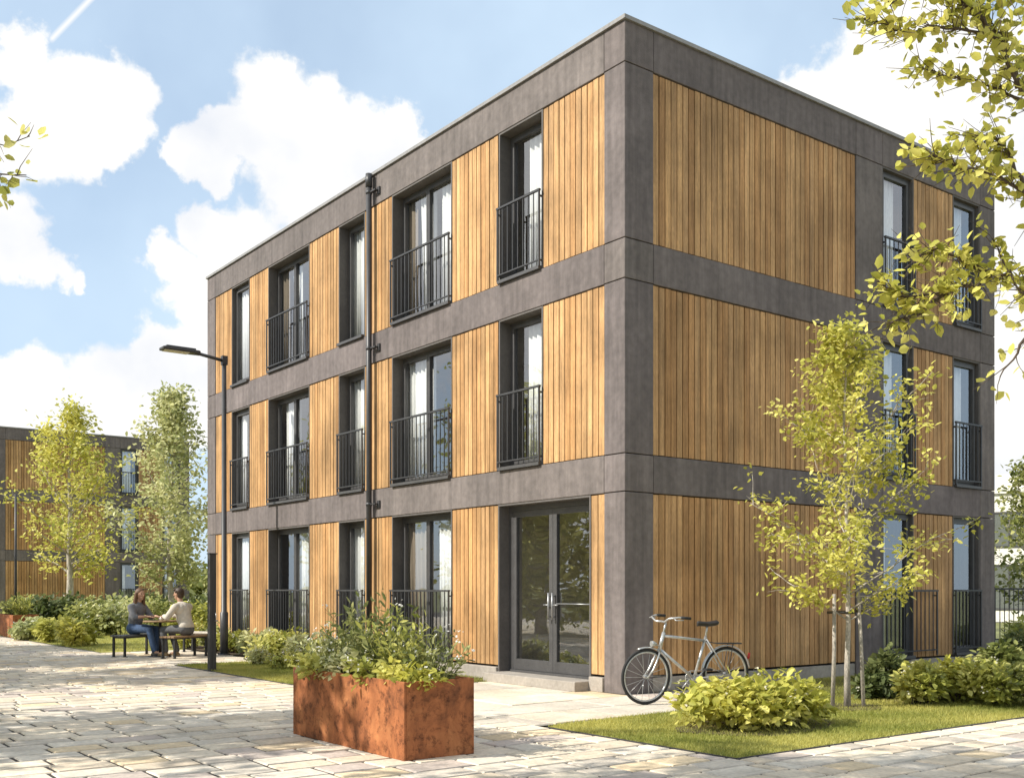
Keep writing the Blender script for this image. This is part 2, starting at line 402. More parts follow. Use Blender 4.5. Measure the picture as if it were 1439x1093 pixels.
def bear(px,py):
    t=(px-719.5)/1492; q=math.sqrt(1+t*t); return (math.degrees(math.atan(t)), math.degrees(math.atan((826-py)/1492/q)))
TRAIL=(bear(70,58),bear(136,-10))
build_world()

S.view_settings.view_transform='Standard'; S.view_settings.look='None'; S.view_settings.exposure=.5; S.view_settings.gamma=1
S.render.engine='CYCLES'; S.cycles.max_bounces=8; S.cycles.transparent_max_bounces=12; S.cycles.use_denoising=True
S.cycles.caustics_reflective=False; S.cycles.caustics_refractive=False
S.cycles.sample_clamp_indirect=6

# ------------------------------------------------------------------ the ground
def structure(o): return tag(o,kind='structure')
g=MB(); g.quad((-500,-500,-.03),(600,-500,-.03),(600,900,-.03),(-500,900,-.03))
structure(g.build('ground',M['field']))

PATH_X=-2.9
def stones(name, rects, course, lmin, lmax, seed, gap=.03, tints=None, swap=False, z=0):
    R=random.Random(seed); mb=MB()
    tints=tints or [(1,1,1),(1.08,1.04,.98),(.90,.89,.89),(1.10,.98,.78),(.80,.76,.79),(1.12,1.09,1.02),(1.0,.94,.86)]
    wts=[5,5,3,2,2,4,4]
    for (x0,x1,y0,y1) in rects:
        a0,a1,b0,b1=(y0,y1,x0,x1) if swap else (x0,x1,y0,y1)
        b=b0
        while b<b1-.03:
            h=min(course*R.uniform(.92,1.08), b1-b)
            if b1-(b+h)<course*.35: h=b1-b
            a=a0-R.uniform(0,lmax)
            while a<a1:
                L=R.uniform(lmin,lmax); s0=max(a,a0); s1=min(a+L,a1)
                if a1-s1<lmin*.35: s1=a1
                if s1-s0>.06:
                    j=lambda: R.uniform(-.006,.006)
                    zz=z+R.uniform(-.002,.003)
                    cs=[(s0+gap/2+j(),b+gap/2+j()),(s1-gap/2+j(),b+gap/2+j()),(s1-gap/2+j(),b+h-gap/2+j()),(s0+gap/2+j(),b+h-gap/2+j())]
                    if swap: cs=[(q,p) for p,q in cs][::-1]
                    cx=sum(c[0] for c in cs)/4; cy=sum(c[1] for c in cs)/4
                    t=R.choices(tints,wts)[0]; k=R.uniform(.9,1.06); t=(t[0]*k,t[1]*k,t[2]*k)
                    n=len(mb.v); ch=.012
                    for (px,py) in cs: mb.v.append((px,py,z-.012))
                    for (px,py) in cs:
                        dx,dy=cx-px,cy-py; l=math.hypot(dx,dy)
                        mb.v.append((px+dx/l*ch,py+dy/l*ch,zz+R.uniform(-.0015,.0015)))
                    for q in range(4):
                        q2=(q+1)%4; mb.face((n+q,n+q2,n+4+q2,n+4+q),0,t)
                    mb.face((n+4,n+5,n+6,n+7),0,t)
                a=s1 if s1==a1 else a+L
                if s1==a1: break
            b+=h
    return structure(mb.build(name,M['stone']))
bed=MB(); bed.quad((-30,-16,-.011),(14,-16,-.011),(14,-4.45,-.011),(-30,-4.45,-.011)); bed.quad((-30,-4.45,-.011),(PATH_X,-4.45,-.011),(PATH_X,60,-.011),(-30,60,-.011))
bed.quad((PATH_X,-1.75,-.011),(0,-1.75,-.011),(0,2.75,-.011),(PATH_X,2.75,-.011)); bed.quad((0,-1.75,-.011),(1.8,-1.75,-.011),(1.8,-.01,-.011),(0,-.01,-.011))
bed.quad((PATH_X,8.95,-.011),(-.95,8.95,-.011),(-.95,13.7,-.011),(PATH_X,13.7,-.011))
structure(bed.build('paving_bed',M['joint']))
stones('path',[(-20,PATH_X,-13,46)],.33,.34,.60,3)
stones('forecourt',[(PATH_X,12,-13,-4.45)],.33,.34,.60,8)
stones('entrance_paving',[(PATH_X,0,-1.75,2.75),(0,1.8,-1.75,-.02)],.85,.9,1.5,5,gap=.012)
stones('seating_paving',[(PATH_X,-.95,8.95,13.7)],.6,.6,.9,6)

def sheet(name, pts, z, m):
    b=MB(); n=len(pts); b.v=[(x,y,z) for x,y in pts]; b.face(tuple(range(n))); return structure(b.build(name,m))
LAWN2=[(-2.9,-4.45),(12,-4.45),(12,-.05),(1.8,-.05),(1.8,-1.75),(-.6,-1.75),(-2.55,-1.85),(-2.9,-1.95)]
LAWN1=[(-2.9,2.75),(-.05,2.75),(-.05,8.95),(-2.9,8.95)]
LAWN3=[(-2.9,13.7),(-.95,13.7),(-.95,15.2),(12,15.2),(12,43.5),(-2.9,43.5)]
sheet('lawn_by_path',LAWN1,.004,M['turf']); sheet('lawn_at_corner',LAWN2,.004,M['turf']); sheet('lawn_far',LAWN3,.004,M['turf'])
sheet('flower_bed_soil',[(-1.45,2.8),(-.06,2.8),(-.06,14.8),(-.9,14.8),(-.9,8.9),(-1.45,8.9)],.012,M['soil'])
sheet('shrub_bed_soil',[(2.0,-3.2),(12,-3.2),(12,-.3),(2.0,-.3)],.012,M['soil'])
def disc(name,cx,cy,rx,ry,z,rot=0):
    pts=[]
    R=random.Random(int(cx*100)%977)
    for k in range(28):
        a=2*PI*k/28; r=1+R.uniform(-.1,.1); u=rx*r*math.cos(a); v=ry*r*math.sin(a)
        pts.append((cx+u*math.cos(rot)-v*math.sin(rot),cy+u*math.sin(rot)+v*math.cos(rot)))
    return sheet(name,pts,z,M['soil'])
disc('bush_soil',-1.15,-3.2,1.0,.62,.016)
disc('tree_pit_soil',1.05,-2.72,.42,.36,.017)
# thin steel edging between turf and paving
ed=MB()
for (x0,x1,y0,y1) in ((-2.91,-2.895,2.75,8.95),(-2.895,-1.5,2.735,2.75),(-2.91,-2.895,-4.45,-1.95),(-2.895,12,-4.465,-4.45),(-2.91,-2.895,13.7,43),(-2.895,-.95,8.951,8.965)):
    ed.box(x0,x1,y0,y1,-.02,.010)
structure(ed.build('lawn_edging',M['dark_metal']))

def in_poly(P,x,y):
    ins=np.zeros(len(x),bool); n=len(P)
    for i in range(n):
        x1,y1=P[i]; x2,y2=P[(i+1)%n]
        c=((y1>y)!=(y2>y)); xi=(x2-x1)*(y-y1)/((y2-y1)+1e-12)+x1
        ins^=c&(x<xi)
    return ins

def np_mesh(name, V, F, C, mat, smooth=False):
    """V (n,3) verts, F (m,k) faces, C (n,3) point colours"""
    me=bpy.data.meshes.new(name); me.vertices.add(len(V)); me.vertices.foreach_set('co',V.astype(np.float32).ravel())
    k=F.shape[1]; me.loops.add(F.size); me.loops.foreach_set('vertex_index',F.astype(np.int32).ravel())
    me.polygons.add(len(F)); me.polygons.foreach_set('loop_start',np.arange(0,F.size,k,dtype=np.int32)); me.polygons.foreach_set('loop_total',np.full(len(F),k,np.int32))
    a=me.color_attributes.new('Col','FLOAT_COLOR','POINT'); a.data.foreach_set('color',np.concatenate([C,np.ones((len(C),1))],1).astype(np.float32).ravel())
    me.materials.append(mat); me.update(calc_edges=True); me.validate()
    return me
def grass(name, P, dens, h, seed, xlim=None):
    r=np.random.default_rng(seed); xs=[p[0] for p in P]; ys=[p[1] for p in P]
    x0,x1=min(xs),max(xs)
    if xlim: x0,x1=max(x0,xlim[0]),min(x1,xlim[1])
    n=int((x1-x0)*(max(ys)-min(ys))*dens)
    x=r.uniform(x0,x1,n); y=r.uniform(min(ys),max(ys),n); k=in_poly(P,x,y); x=x[k]; y=y[k]; n=len(x)
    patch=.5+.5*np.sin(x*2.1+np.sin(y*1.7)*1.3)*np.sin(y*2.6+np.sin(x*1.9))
    a=r.uniform(0,2*PI,n); hh=h*r.uniform(.5,1.25,n); wd=r.uniform(.003,.0055,n); ln=r.normal(0,.45,(n,2))
    base=np.stack([x,y,np.full(n,.003)],1); dx=np.stack([np.cos(a)*wd,np.sin(a)*wd,np.zeros(n)],1)
    tip=base+np.stack([ln[:,0]*hh,ln[:,1]*hh,hh],1)
    V=np.stack([base-dx,base+dx,tip],1).reshape(-1,3); F=np.arange(3*n).reshape(n,3)
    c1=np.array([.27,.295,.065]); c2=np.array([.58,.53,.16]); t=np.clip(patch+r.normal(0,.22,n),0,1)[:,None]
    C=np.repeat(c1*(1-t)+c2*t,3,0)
    o=bpy.data.objects.new(name,np_mesh(name,V,F,C,M['leaf'])); COL.objects.link(o); return o
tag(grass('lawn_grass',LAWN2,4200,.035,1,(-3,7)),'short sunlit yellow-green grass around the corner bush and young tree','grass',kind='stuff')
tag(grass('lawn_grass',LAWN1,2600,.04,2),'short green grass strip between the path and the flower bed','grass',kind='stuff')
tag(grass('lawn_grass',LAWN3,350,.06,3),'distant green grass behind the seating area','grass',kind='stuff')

# ------------------------------------------------------------------ foliage
def leaf_object(name, P, size, cols, seed, up=.5, aspect=.62, parent=None, outward=None, spread=.18, mat='leaf', droop=0, clump=None, blooms=None):
    """P (n,3) leaf positions; folded six-cornered leaves, one mesh"""
    r=np.random.default_rng(seed); n=len(P); P=np.asarray(P,float)
    nrm=r.normal(0,1,(n,3)); nrm[:,2]=np.abs(nrm[:,2])+up
    nrm/=np.linalg.norm(nrm,axis=1)[:,None]
    ax=r.normal(0,1,(n,3)); ax[:,2]-=droop
    if outward is not None: ax=ax*.55+outward*1.3
    ax-=nrm*np.sum(ax*nrm,1)[:,None]; ax/=np.linalg.norm(ax,axis=1)[:,None]+1e-9
    sd=np.cross(nrm,ax); s=size*r.uniform(.6,1.3,n)[:,None]; wd=s*aspect*r.uniform(.8,1.15,n)[:,None]
    fold=r.uniform(.08,.3,n)[:,None]
    def pt(u,v): return P+ax*s*u+sd*wd*v+nrm*wd*abs(v)*fold-nrm*s*.12*u*u
    V=np.stack([pt(0,0),pt(.32,.46),pt(.72,.36),pt(1,0),pt(.72,-.36),pt(.32,-.46)],1).reshape(-1,3)
    i=np.arange(n)*6
    F=np.concatenate([np.stack([i,i+1,i+2,i+3],1),np.stack([i+3,i+4,i+5,i],1)])
    cols=np.array(cols); t=r.random(n)
    if clump is not None: t=np.clip(clump*.75+t*.35,0,.999)
    q=t*(len(cols)-1); k=np.floor(q).astype(int); fr=(q-k)[:,None]
    C=(cols[k]*(1-fr)+cols[np.minimum(k+1,len(cols)-1)]*fr)*r.uniform(1-spread,1+spread,(n,1))
    C6=np.repeat(C,6,0)
    if blooms is not None:      # petals: (points, size, colour)
        Q,fs,fc=blooms; m=len(Q); nn=r.normal(0,1,(m,3))*.5+np.array([-.5,0,1.0]); nn/=np.linalg.norm(nn,axis=1)[:,None]
        aa=r.normal(0,1,(m,3)); aa-=nn*np.sum(aa*nn,1)[:,None]; aa/=np.linalg.norm(aa,axis=1)[:,None]; bb=np.cross(nn,aa)
        VV=np.stack([Q,Q+aa*fs*.4+bb*fs*.4,Q+aa*fs*.8+bb*fs*.3,Q+aa*fs,Q+aa*fs*.8-bb*fs*.3,Q+aa*fs*.4-bb*fs*.4],1).reshape(-1,3)
        k0=len(V); i2=np.arange(m)*6+k0
        F=np.concatenate([F,np.stack([i2,i2+1,i2+2,i2+3],1),np.stack([i2+3,i2+4,i2+5,i2],1)]); V=np.concatenate([V,VV]); C6=np.concatenate([C6,np.tile(np.array(fc),(m*6,1))])
    o=bpy.data.objects.new(name,np_mesh(name,V,F,C6,M[mat])); COL.objects.link(o)
    if parent is not None: o.parent=parent
    return o

YEL=[(.27,.29,.05),(.49,.475,.09),(.68,.63,.15),(.82,.76,.25)]
LIME=[(.18,.21,.04),(.36,.37,.08),(.55,.53,.14),(.72,.68,.24)]
MID=[(.11,.14,.035),(.23,.255,.07),(.38,.385,.13),(.54,.53,.21)]
PALE=[(.25,.28,.11),(.43,.45,.20),(.60,.59,.29),(.76,.73,.40)]
DARK=[(.06,.085,.03),(.12,.15,.05),(.22,.24,.09)]

def branch_pts(R, p, d, L, n=5, wob=.12, lift=.0):
    pts=[Vector(p)]; d=Vector(d).normalized()
    for i in range(n):
        d=(d+Vector((R.uniform(-wob,wob),R.uniform(-wob,wob),R.uniform(-wob,wob)+lift))).normalized()
        pts.append(pts[-1]+d*(L/n))
    return pts

def tree(name, loc, H, r0, crown_base, profile, nb, leaf, nleaf, cols, label, cat='tree', seed=1, bark='bark', up_angle=.75, group=None, twigs=5, jitter=.12, stems=1, aspect=.62, lean=(0,0)):
    R=random.Random(seed); rg=np.random.default_rng(seed)
    root=empty(name,loc); tag(root,label,cat,group)
    wood=MB(); P=[]; CL=[]
    tr=[]; x=y=0
    for i in range(10):
        t=i/9; tr.append(Vector((x,y,H*.97*t))); x+=R.uniform(-.012,.012)*H*.5+lean[0]/9; y+=R.uniform(-.012,.012)*H*.5+lean[1]/9
    wood.tube(tr,[r0*(1.25 if i==0 else 1)*(1-.93*(i/9)) +.004 for i in range(10)],8)
    def on_trunk(h):
        q=h/.97*9/H; i=min(int(q),8); return tr[i].lerp(tr[i+1],min(q-i,1))
    limbs=MB()
    for b in range(nb):
        f=(b+R.uniform(0,.8))/nb; f=f**.9
        h=H*(crown_base+(.985-crown_base)*f)
        a=b*2.39996+R.uniform(-.5,.5)
        L=profile(f)*R.uniform(.72,1.18)
        hb=max(h-L*up_angle*.55, H*crown_base*.82) if f<.9 else h-L*.5
        p=on_trunk(min(hb,H*.95))
        ua=up_angle*(.7+.8*f)
        pts=branch_pts(R,p,(math.cos(a),math.sin(a),ua),L*math.sqrt(1+ua*ua)*.85,5,.16,-.02)
        rb=max(r0*.32*(1-f*.7),.004)
        limbs.tube(pts,[rb*(1-.85*i/5)+.0018 for i in range(6)],5)
        nt=twigs+int(L*2)
        for k in range(nt):
            t=.22+.78*(k+R.random())/nt; q=t*5; i=min(int(q),4); s=pts[i].lerp(pts[i+1],q-i)
            dd=(pts[i+1]-pts[i]).normalized(); td=(dd*.6+Vector((R.gauss(0,.7),R.gauss(0,.7),R.gauss(.15,.5))))
            tl=(.16+.22*L)*R.uniform(.5,1.2)
            tw=branch_pts(R,s,td,tl,3,.25)
            limbs.tube(tw,[.006,.004,.003,.0015],4,caps=False)
            cl=R.random()
            m=max(2,int(nleaf/(nb*nt)*R.uniform(.5,1.5)))
            for _ in range(m):
                u=R.uniform(.15,1.05)*3; j=min(int(u),2); c=tw[j].lerp(tw[j+1],u-j)
                P.append((c.x+R.gauss(0,jitter),c.y+R.gauss(0,jitter),c.z+R.gauss(0,jitter))); CL.append(cl)
    wood.build('trunk',M[bark],root); limbs.build('limbs',M[bark],root)
    leaf_object('crown',np.array(P),leaf,cols,seed,parent=root,clump=np.array(CL),aspect=aspect)
    return root

def cone(Rm,peak=.3):
    return lambda f: Rm*((.55+.45*f/peak) if f<peak else max(.1,(1-(f-peak)/(1-peak)*.9)))
def oval(Rm):
    return lambda f: Rm*(.45+.55*math.sin(PI*min(1,.12+f*.88)))

# young tree on the corner lawn, its stakes and the band between them
tree('young_tree',(1.02,-2.74,0),4.5,.032,.28,cone(1.38,.30),30,.072,6600,YEL,
     'young yellow-green tree with slim pale trunk held between stakes on the corner lawn',seed=11,twigs=6,jitter=.07,up_angle=.85)
st=empty('tree_support',(1.02,-2.74,0)); tag(st,'pair of pale wooden tree stakes with a dark crossbar around the young tree','tree support')
sp=MB(); sp.tube([(-.135,.11,0),(-.115,.10,.7),(-.12,.095,1.35)],[.025,.023,.021],8); sp.build('stake',M['bark'],st)
sp=MB(); sp.tube([(.155,-.115,0),(.13,-.10,.7),(.10,-.08,1.38)],[.024,.022,.020],8); sp.build('stake',M['bark'],st)
sp=MB(); sp.tube([(-.17,.16,1.13),(.19,-.07,1.15)],.016,8); sp.build('crossbar',M['dark_bark'],st)
sp=MB(); sp.torus((0,0,1.14),.075,.012); 
for i,v in enumerate(sp.v): sp.v[i]=(v[0],v[2]-1.14,1.13+v[1])
sp.build('tie',M['rubber'],st)

# trees in the background, left
tree('background_tree',tuple(w(-18.28,44)),8.95,.16,.27,cone(3.1,.3),30,.18,5400,YEL,'yellow-green tree with a pale straight trunk before the far wooden building',seed=21,twigs=6,jitter=.26,up_angle=.75)
tree('background_tree',tuple(w(-11.6,36)),8.05,.11,.20,cone(2.0,.45),34,.16,7600,PALE,'tall pale green narrow tree rising behind the two seated people',seed=22,twigs=6,jitter=.2,up_angle=1.0)
tree('background_tree',tuple(w(-10.0,39)),7.0,.09,.25,cone(1.5,.4),26,.20,3400,PALE,'smaller pale green tree beside the end of the apartment block',seed=23,twigs=5,jitter=.2,up_angle=1.0)
tree('background_tree',tuple(w(13.2,27)),4.6,.07,.25,cone(1.1,.4),22,.14,2200,MID,'small dark green tree in front of the white house',seed=24,twigs=5,jitter=.14,up_angle=.8)
# trees beside the path just outside the picture on the left, they throw the dappled shade
TW=w(-9.6,8.7)
t1=tree('path_tree',tuple(TW),7.2,.12,.45,oval(2.5),26,.17,7500,LIME,'tree beyond the left edge whose twig hangs in front of the clouds',seed=31,twigs=5,jitter=.2,up_angle=.5)
tree('path_tree',tuple(w(-12.2,15.4)),7.5,.12,.36,oval(2.7),26,.18,7500,LIME,'tree beyond the left edge shading the middle of the path',seed=32,twigs=5,jitter=.22,up_angle=.5)
tree('path_tree',tuple(w(-5.2,5.2)),8.2,.12,.62,oval(2.1),22,.16,4500,LIME,'tree beside the camera shading the nearest paving stones',seed=33,twigs=5,jitter=.2,up_angle=.5)
for i,(la,d,h,lab) in enumerate(((-16.8,18.0,8.0,'broad tree across the path mirrored in the entrance door'),(-20,23,9,'tall tree across the path mirrored in the ground floor windows'),(-23,30,8,'far tree across the path left of the planter'),(-16.5,11.5,7.5,'nearest tree across the path mirrored in the glass'),(-15.1,19.9,5.2,'short bushy tree across the path facing the entrance door'),(-17.6,21.6,5.6,'second bushy tree across the path behind the short one'))):
    tree('path_tree',tuple(w(la,d)),h,.14,.12,oval(2.7),22,.24,4200,LIME,lab,seed=41+i,twigs=5,jitter=.28,up_angle=.6)

# a twig of the left tree, and the overhanging tree on the right: limbs aimed along bearings
def limb_tree(root, limbs, leaf, per, cols, seed, bark='dark_bark', jit=.05, leafname='crown', r0=.03):
    R=random.Random(seed); mb=MB(); P=[]; CL=[]
    for pts,dens in limbs:
        pts=[Vector(p)-root.location for p in pts]
        # smooth resample
        rs=[]
        for i in range(len(pts)-1):
            for k in range(4): rs.append(pts[i].lerp(pts[i+1],k/4)+Vector((R.gauss(0,.012),R.gauss(0,.012),R.gauss(0,.014))))
        rs.append(pts[-1]); n=len(rs)
        mb.tube(rs,[r0*(1-.88*(i/(n-1)))+.0025 for i in range(n)],6)
        for i in range(2,n):
            for k in range(dens):
                s=rs[i-1].lerp(rs[i],R.random()); d=(rs[i]-rs[i-1]).normalized()
                td=d*.7+Vector((R.gauss(0,.6),R.gauss(0,.6),R.gauss(0,.5)))
                tw=branch_pts(R,s,td,R.uniform(.10,.34),3,.25)
                mb.tube(tw,[.0045,.0035,.0025,.0015],4,caps=False); cl=R.random()
                for _ in range(per):
                    u=R.uniform(.2,1.02)*3; j=min(int(u),2); c=tw[j].lerp(tw[j+1],u-j)
                    P.append((c.x+R.gauss(0,jit),c.y+R.gauss(0,jit),c.z+R.gauss(0,jit))); CL.append(cl)
    mb.build('limbs',M[bark],root)
    leaf_object(leafname,np.array(P),leaf,cols,seed,parent=root,clump=np.array(CL),up=.3,aspect=.72)
limb_tree(t1,[([tuple(TW)[:2]+(4.2,),w(-8.4,8.8,4.6),w(-7.0,8.8,4.75),w(-5.6,8.7,4.95),w(-4.75,8.7,5.0),w(-3.95,8.7,5.12)],2),([tuple(w(-5.2,8.7,4.95)),w(-4.5,8.7,4.85),w(-3.98,8.7,4.80)],2)],.10,3,LIME,51,leafname='twig_leaves',r0=.014)
def sight(px,py,d):
    t=(px-719.5)/1492; return w(t*d,d,1.42+(826-py)/1492*d)
ot=empty('overhanging_tree',tuple(w(6.6,8.0))); tag(ot,'tree at the right edge whose leafy branches hang in front of the building','tree')
tk=MB(); tk.tube([(0,0,0),(.05,.02,1.2),(.0,.05,2.6),(-.1,.1,4.2),(-.15,.1,6.0),(-.1,.2,7.6)],[.17,.13,.12,.10,.07,.03],10); tk.build('trunk',M['dark_bark'],ot)
T=w(6.5,8.05)
LB=[([T+Vector((0,0,3.9)),sight(1600,230,8.1),sight(1452,150,8.0),sight(1395,50,7.9),sight(1330,38,7.8),sight(1270,45,7.8),sight(1222,25,7.8)],5),
    ([T+Vector((0,0,3.6)),sight(1560,240,8.2),sight(1440,143,8.2),sight(1395,122,8.2),sight(1340,106,8.1),sight(1290,98,8.1)],3),
    ([sight(1395,50,7.9),sight(1360,5,7.8),sight(1310,-25,7.8),sight(1250,8,7.7)],5),
    ([sight(1430,120,8.0),sight(1410,60,8.2),sight(1380,20,8.3),sight(1385,-30,8.3)],6),
    ([T+Vector((0,0,4.8)),sight(1550,20,8.0),sight(1445,-10,8.0),sight(1400,-20,8.1),sight(1350,-30,8.0)],6),
    ([T+Vector((0,0,3.3)),sight(1560,330,7.9),sight(1450,280,7.8),sight(1390,245,7.8),sight(1335,228,7.7),sight(1290,215,7.7)],5),
    ([sight(1450,280,7.8),sight(1420,225,7.9),sight(1400,190,7.9),sight(1370,200,7.9)],4),
    ([T+Vector((0,0,2.9)),sight(1570,430,8.3),sight(1450,400,8.2),sight(1400,385,8.2),sight(1340,405,8.1),sight(1285,420,8.0),sight(1240,400,8.0)],5),
    ([sight(1400,385,8.2),sight(1360,370,8.3),sight(1320,350,8.2),sight(1285,362,8.2)],4),
    ([sight(1340,405,8.1),sight(1310,425,8.1),sight(1275,450,8.0),sight(1250,455,8.0)],3),
    ([T+Vector((0,0,2.9)),sight(1560,440,8.0),sight(1470,420,7.9),sight(1425,405,7.9),sight(1395,335,7.9)],3),
    ([sight(1470,420,7.9),sight(1435,480,7.9),sight(1405,530,8.0)],1),
    ([T+Vector((0,0,4.2)),sight(1540,90,8.4),sight(1450,70,8.5),sight(1420,110,8.5)],5)]
LB=[([tuple(p) for p in a],b) for a,b in LB]
limb_tree(ot,LB,.085,3,YEL,52,r0=.017,jit=.02)

def shrub(name, loc, rx, ry, h, leaf, n, cols, label, seed, group=None, flowers=0, fcol=(.8,.78,.7), up=.6, cat='shrub', droop=.0, fsize=.03, stems=14, rough=.16):
    r=np.random.default_rng(seed); R=random.Random(seed); root=empty(name,loc); tag(root,label,cat,group)
    K=max(6,int(9*rx*ry*4))
    cx=[];
    for k in range(K):
        a=R.uniform(0,2*PI); q=math.sqrt(R.random())*.78
        cx.append((q*math.cos(a)*rx,q*math.sin(a)*ry,h*(1-.55*q*q)*R.uniform(.45,.78),R.uniform(.26,.46)))
    P=[];O=[];CL=[]
    per=n//K
    for (x,y,z,s) in cx:
        cl=R.random(); d=r.normal(0,1,(per,3)); d/=np.linalg.norm(d,axis=1)[:,None]; rad=s*(r.random(per)**.4)
        q=np.stack([x+d[:,0]*rad*rx*1.1,y+d[:,1]*rad*ry*1.1,z+d[:,2]*rad*h*1.0],1)
        q+=r.normal(0,rough*.12,(per,3)); q[:,2]=np.abs(q[:,2])+.01
        P.append(q); O.append(d+np.array([0,0,.3])); CL.append(np.full(per,cl))
    P=np.concatenate(P); O=np.concatenate(O); CL=np.concatenate(CL)
    sm=MB()
    for k in range(stems):
        c=cx[k%K]; a=Vector((c[0]*.25+R.gauss(0,.05),c[1]*.25+R.gauss(0,.05),0)); b=Vector((c[0]*1.05,c[1]*1.05,c[2]*1.15+h*.12))
        m=a.lerp(b,.5)+Vector((R.gauss(0,.03),R.gauss(0,.03),.03)); sm.tube([a,m,b],[.009,.006,.0025],5)
    sm.build('stems',M['dark_bark'],root)
    bl=None
    if flowers:
        idx=r.choice(len(P),int(flowers*1.8)); Q=P[idx]+O[idx]*.04; Q=Q[Q[:,2]>h*.3]
        Q=np.repeat(Q,4,0)+r.normal(0,.012,(len(Q)*4,3)); bl=(Q,fsize,fcol)
    leaf_object('foliage',P,leaf,cols,seed,up=up,parent=root,outward=O,clump=CL,blooms=bl)
    return root

shrub('leafy_bush',(-1.2,-3.15,0),.94,.6,.52,.10,3000,YEL,'broad low yellow-green bush on the corner lawn in front of the bicycle',61,flowers=26,fcol=(.75,.70,.55),fsize=.03,rough=.3)
bed=[((1290,12.9),.50,.42,.50,LIME,'leafy bush beside the tree stakes in the right bed'),((1350,13.2),.55,.45,.50,YEL,'bright yellow-green bush in the middle of the right bed'),
     ((1405,12.9),.55,.45,.52,LIME,'dense green bush near the right edge of the right bed'),((1462,12.6),.6,.5,.55,MID,'bush cut by the right edge of the picture'),
     ((1262,13.9),.40,.35,.55,DARK,'dark green bush against the base of the building beside the trunk'),((1400,15.4),.5,.4,.62,MID,'dark green bush at the far corner column'),((1440,16.5),.6,.5,.7,DARK,'taller dark green bush beyond the far corner column'),((1230,13.6),.32,.3,.36,DARK,'small dark bush just right of the tree stakes')]
for i,((px,d),rx,ry,h,c,lab) in enumerate(bed):
    p=w((px-719.5)/1492*d,d); shrub('bed_bush',(p.x,p.y,0),rx,ry,h,.10,1300,c,lab,70+i,group='bushes in the right hand bed',flowers=10,fcol=(.75,.72,.6))
fb=[(4.0,.42,.5,MID,'grey-green bush in the flower bed just behind the rusty planter'),(5.1,.55,.55,PALE,'pale leafy bush in the flower bed below the wide ground floor window'),(6.3,.55,.6,LIME,'yellow-green bush in the flower bed at the foot of the downpipe'),
    (7.4,.5,.55,PALE,'pale bush left of the downpipe in the flower bed'),(8.5,.55,.6,LIME,'bright bush in the middle of the flower bed'),(9.6,.45,.5,MID,'green bush right of the seating paving'),(10.6,.42,.55,PALE,'pale bush behind the dark post'),(11.8,.4,.5,LIME,'bush at the wall behind the right hand bench'),(13.0,.42,.6,MID,'green bush at the wall behind the seated people'),(14.2,.45,.6,LIME,'bush at the far end of the flower bed')]
for i,(y,rx,h,c,lab) in enumerate(fb):
    x=-.98 if y<9 else -.5
    shrub('flower_bed_bush',(x-.12*(i%2),y,0),rx if y<9 else .38,.62,h,.105,1150,c,lab,90+i,group='bushes along the sunny facade',flowers=30 if c is not LIME else 14,fcol=(.82,.80,.72))
for i,(y,x) in enumerate(((3.5,-1.35),(5.0,-1.62),(6.9,-1.6),(8.2,-1.65))):
    shrub('border_plant',(x,y,0),.34,.4,.3,.08,520,PALE if i%2 else LIME,['low pale plant at the lawn edge nearest the rusty planter','low leafy plant at the lawn edge under the wide window','low bright plant at the lawn edge below the downpipe','low pale plant at the lawn edge beside the seating paving'][i],120+i,group='low plants edging the lawn strip',flowers=14)

# far left bed
fl=[((108,907),.5,.5,.68,YEL,'round bright yellow bush on the grass near the path'),((70,902),.5,.5,.62,LIME,'green bush left of the round yellow bush'),((42,899),.5,.5,.6,PALE,'pale plant beside the far rusty planter'),
    ((133,893),.6,.6,.95,MID,'brownish green bush right of the round yellow bush'),((165,893),.75,.7,1.1,PALE,'pale flowering bush left of the seated woman'),((190,886),.7,.7,1.2,PALE,'pale bush directly behind the seated woman'),
    ((225,888),.8,.7,1.1,MID,'green bush seen under the cafe table'),((270,890),.7,.6,1.0,LIME,'yellowish bush behind the seated man')]
for i,((px,py),rx,ry,h,c,lab) in enumerate(fl):
    d=1492*1.42/(py-826); p=w((px-719.5)/1492*d,d); shrub('garden_bush',(p.x,p.y,0),rx,ry,h,.15,900,c,lab,140+i,group='bushes in the far left garden',flowers=34 if c is PALE else 10,fcol=(.85,.82,.74),fsize=.05)
for i,px in enumerate((35,70,105,140,170,200,230,262)):
    d=41-(i%2)*2.0; p=w((px-719.5)/1492*d,d)
    shrub('hedge_bush',(p.x,p.y,0),1.1,.8,1.15,.2,900,DARK if i%3 else MID,['dark bush at the foot of the far building near its left column','dark green bush left of the yellow tree trunk','dark bush just left of the pale tree trunk','mid green bush just right of the pale tree trunk','dark bush left of the woman at the foot of the far building','dark bush at the far building above the woman','mid green bush beyond the cafe table','dark bush beyond the seated man'][i],170+i,group='bushes at the foot of the far building',flowers=25,fcol=(.8,.8,.72),fsize=.06)

# ------------------------------------------------------------------ the apartment block
Z0,Z1=.22,2.71; BANDS=[(2.71,3.22),(5.55,6.09),(8.43,8.98)]
FL=[(.22,2.71),(3.22,5.55),(6.09,8.43)]
LX,LY=9.37,14.9
R0=random.Random(5)
def fb_box(mb,face,u0,u1,w0,w1,z0,z1,m=0,col=(1,1,1)):
    if face=='A': mb.box(w0,w1,u0,u1,z0,z1,m,col)
    else: mb.box(u0,u1,w0,w1,z0,z1,m,col)

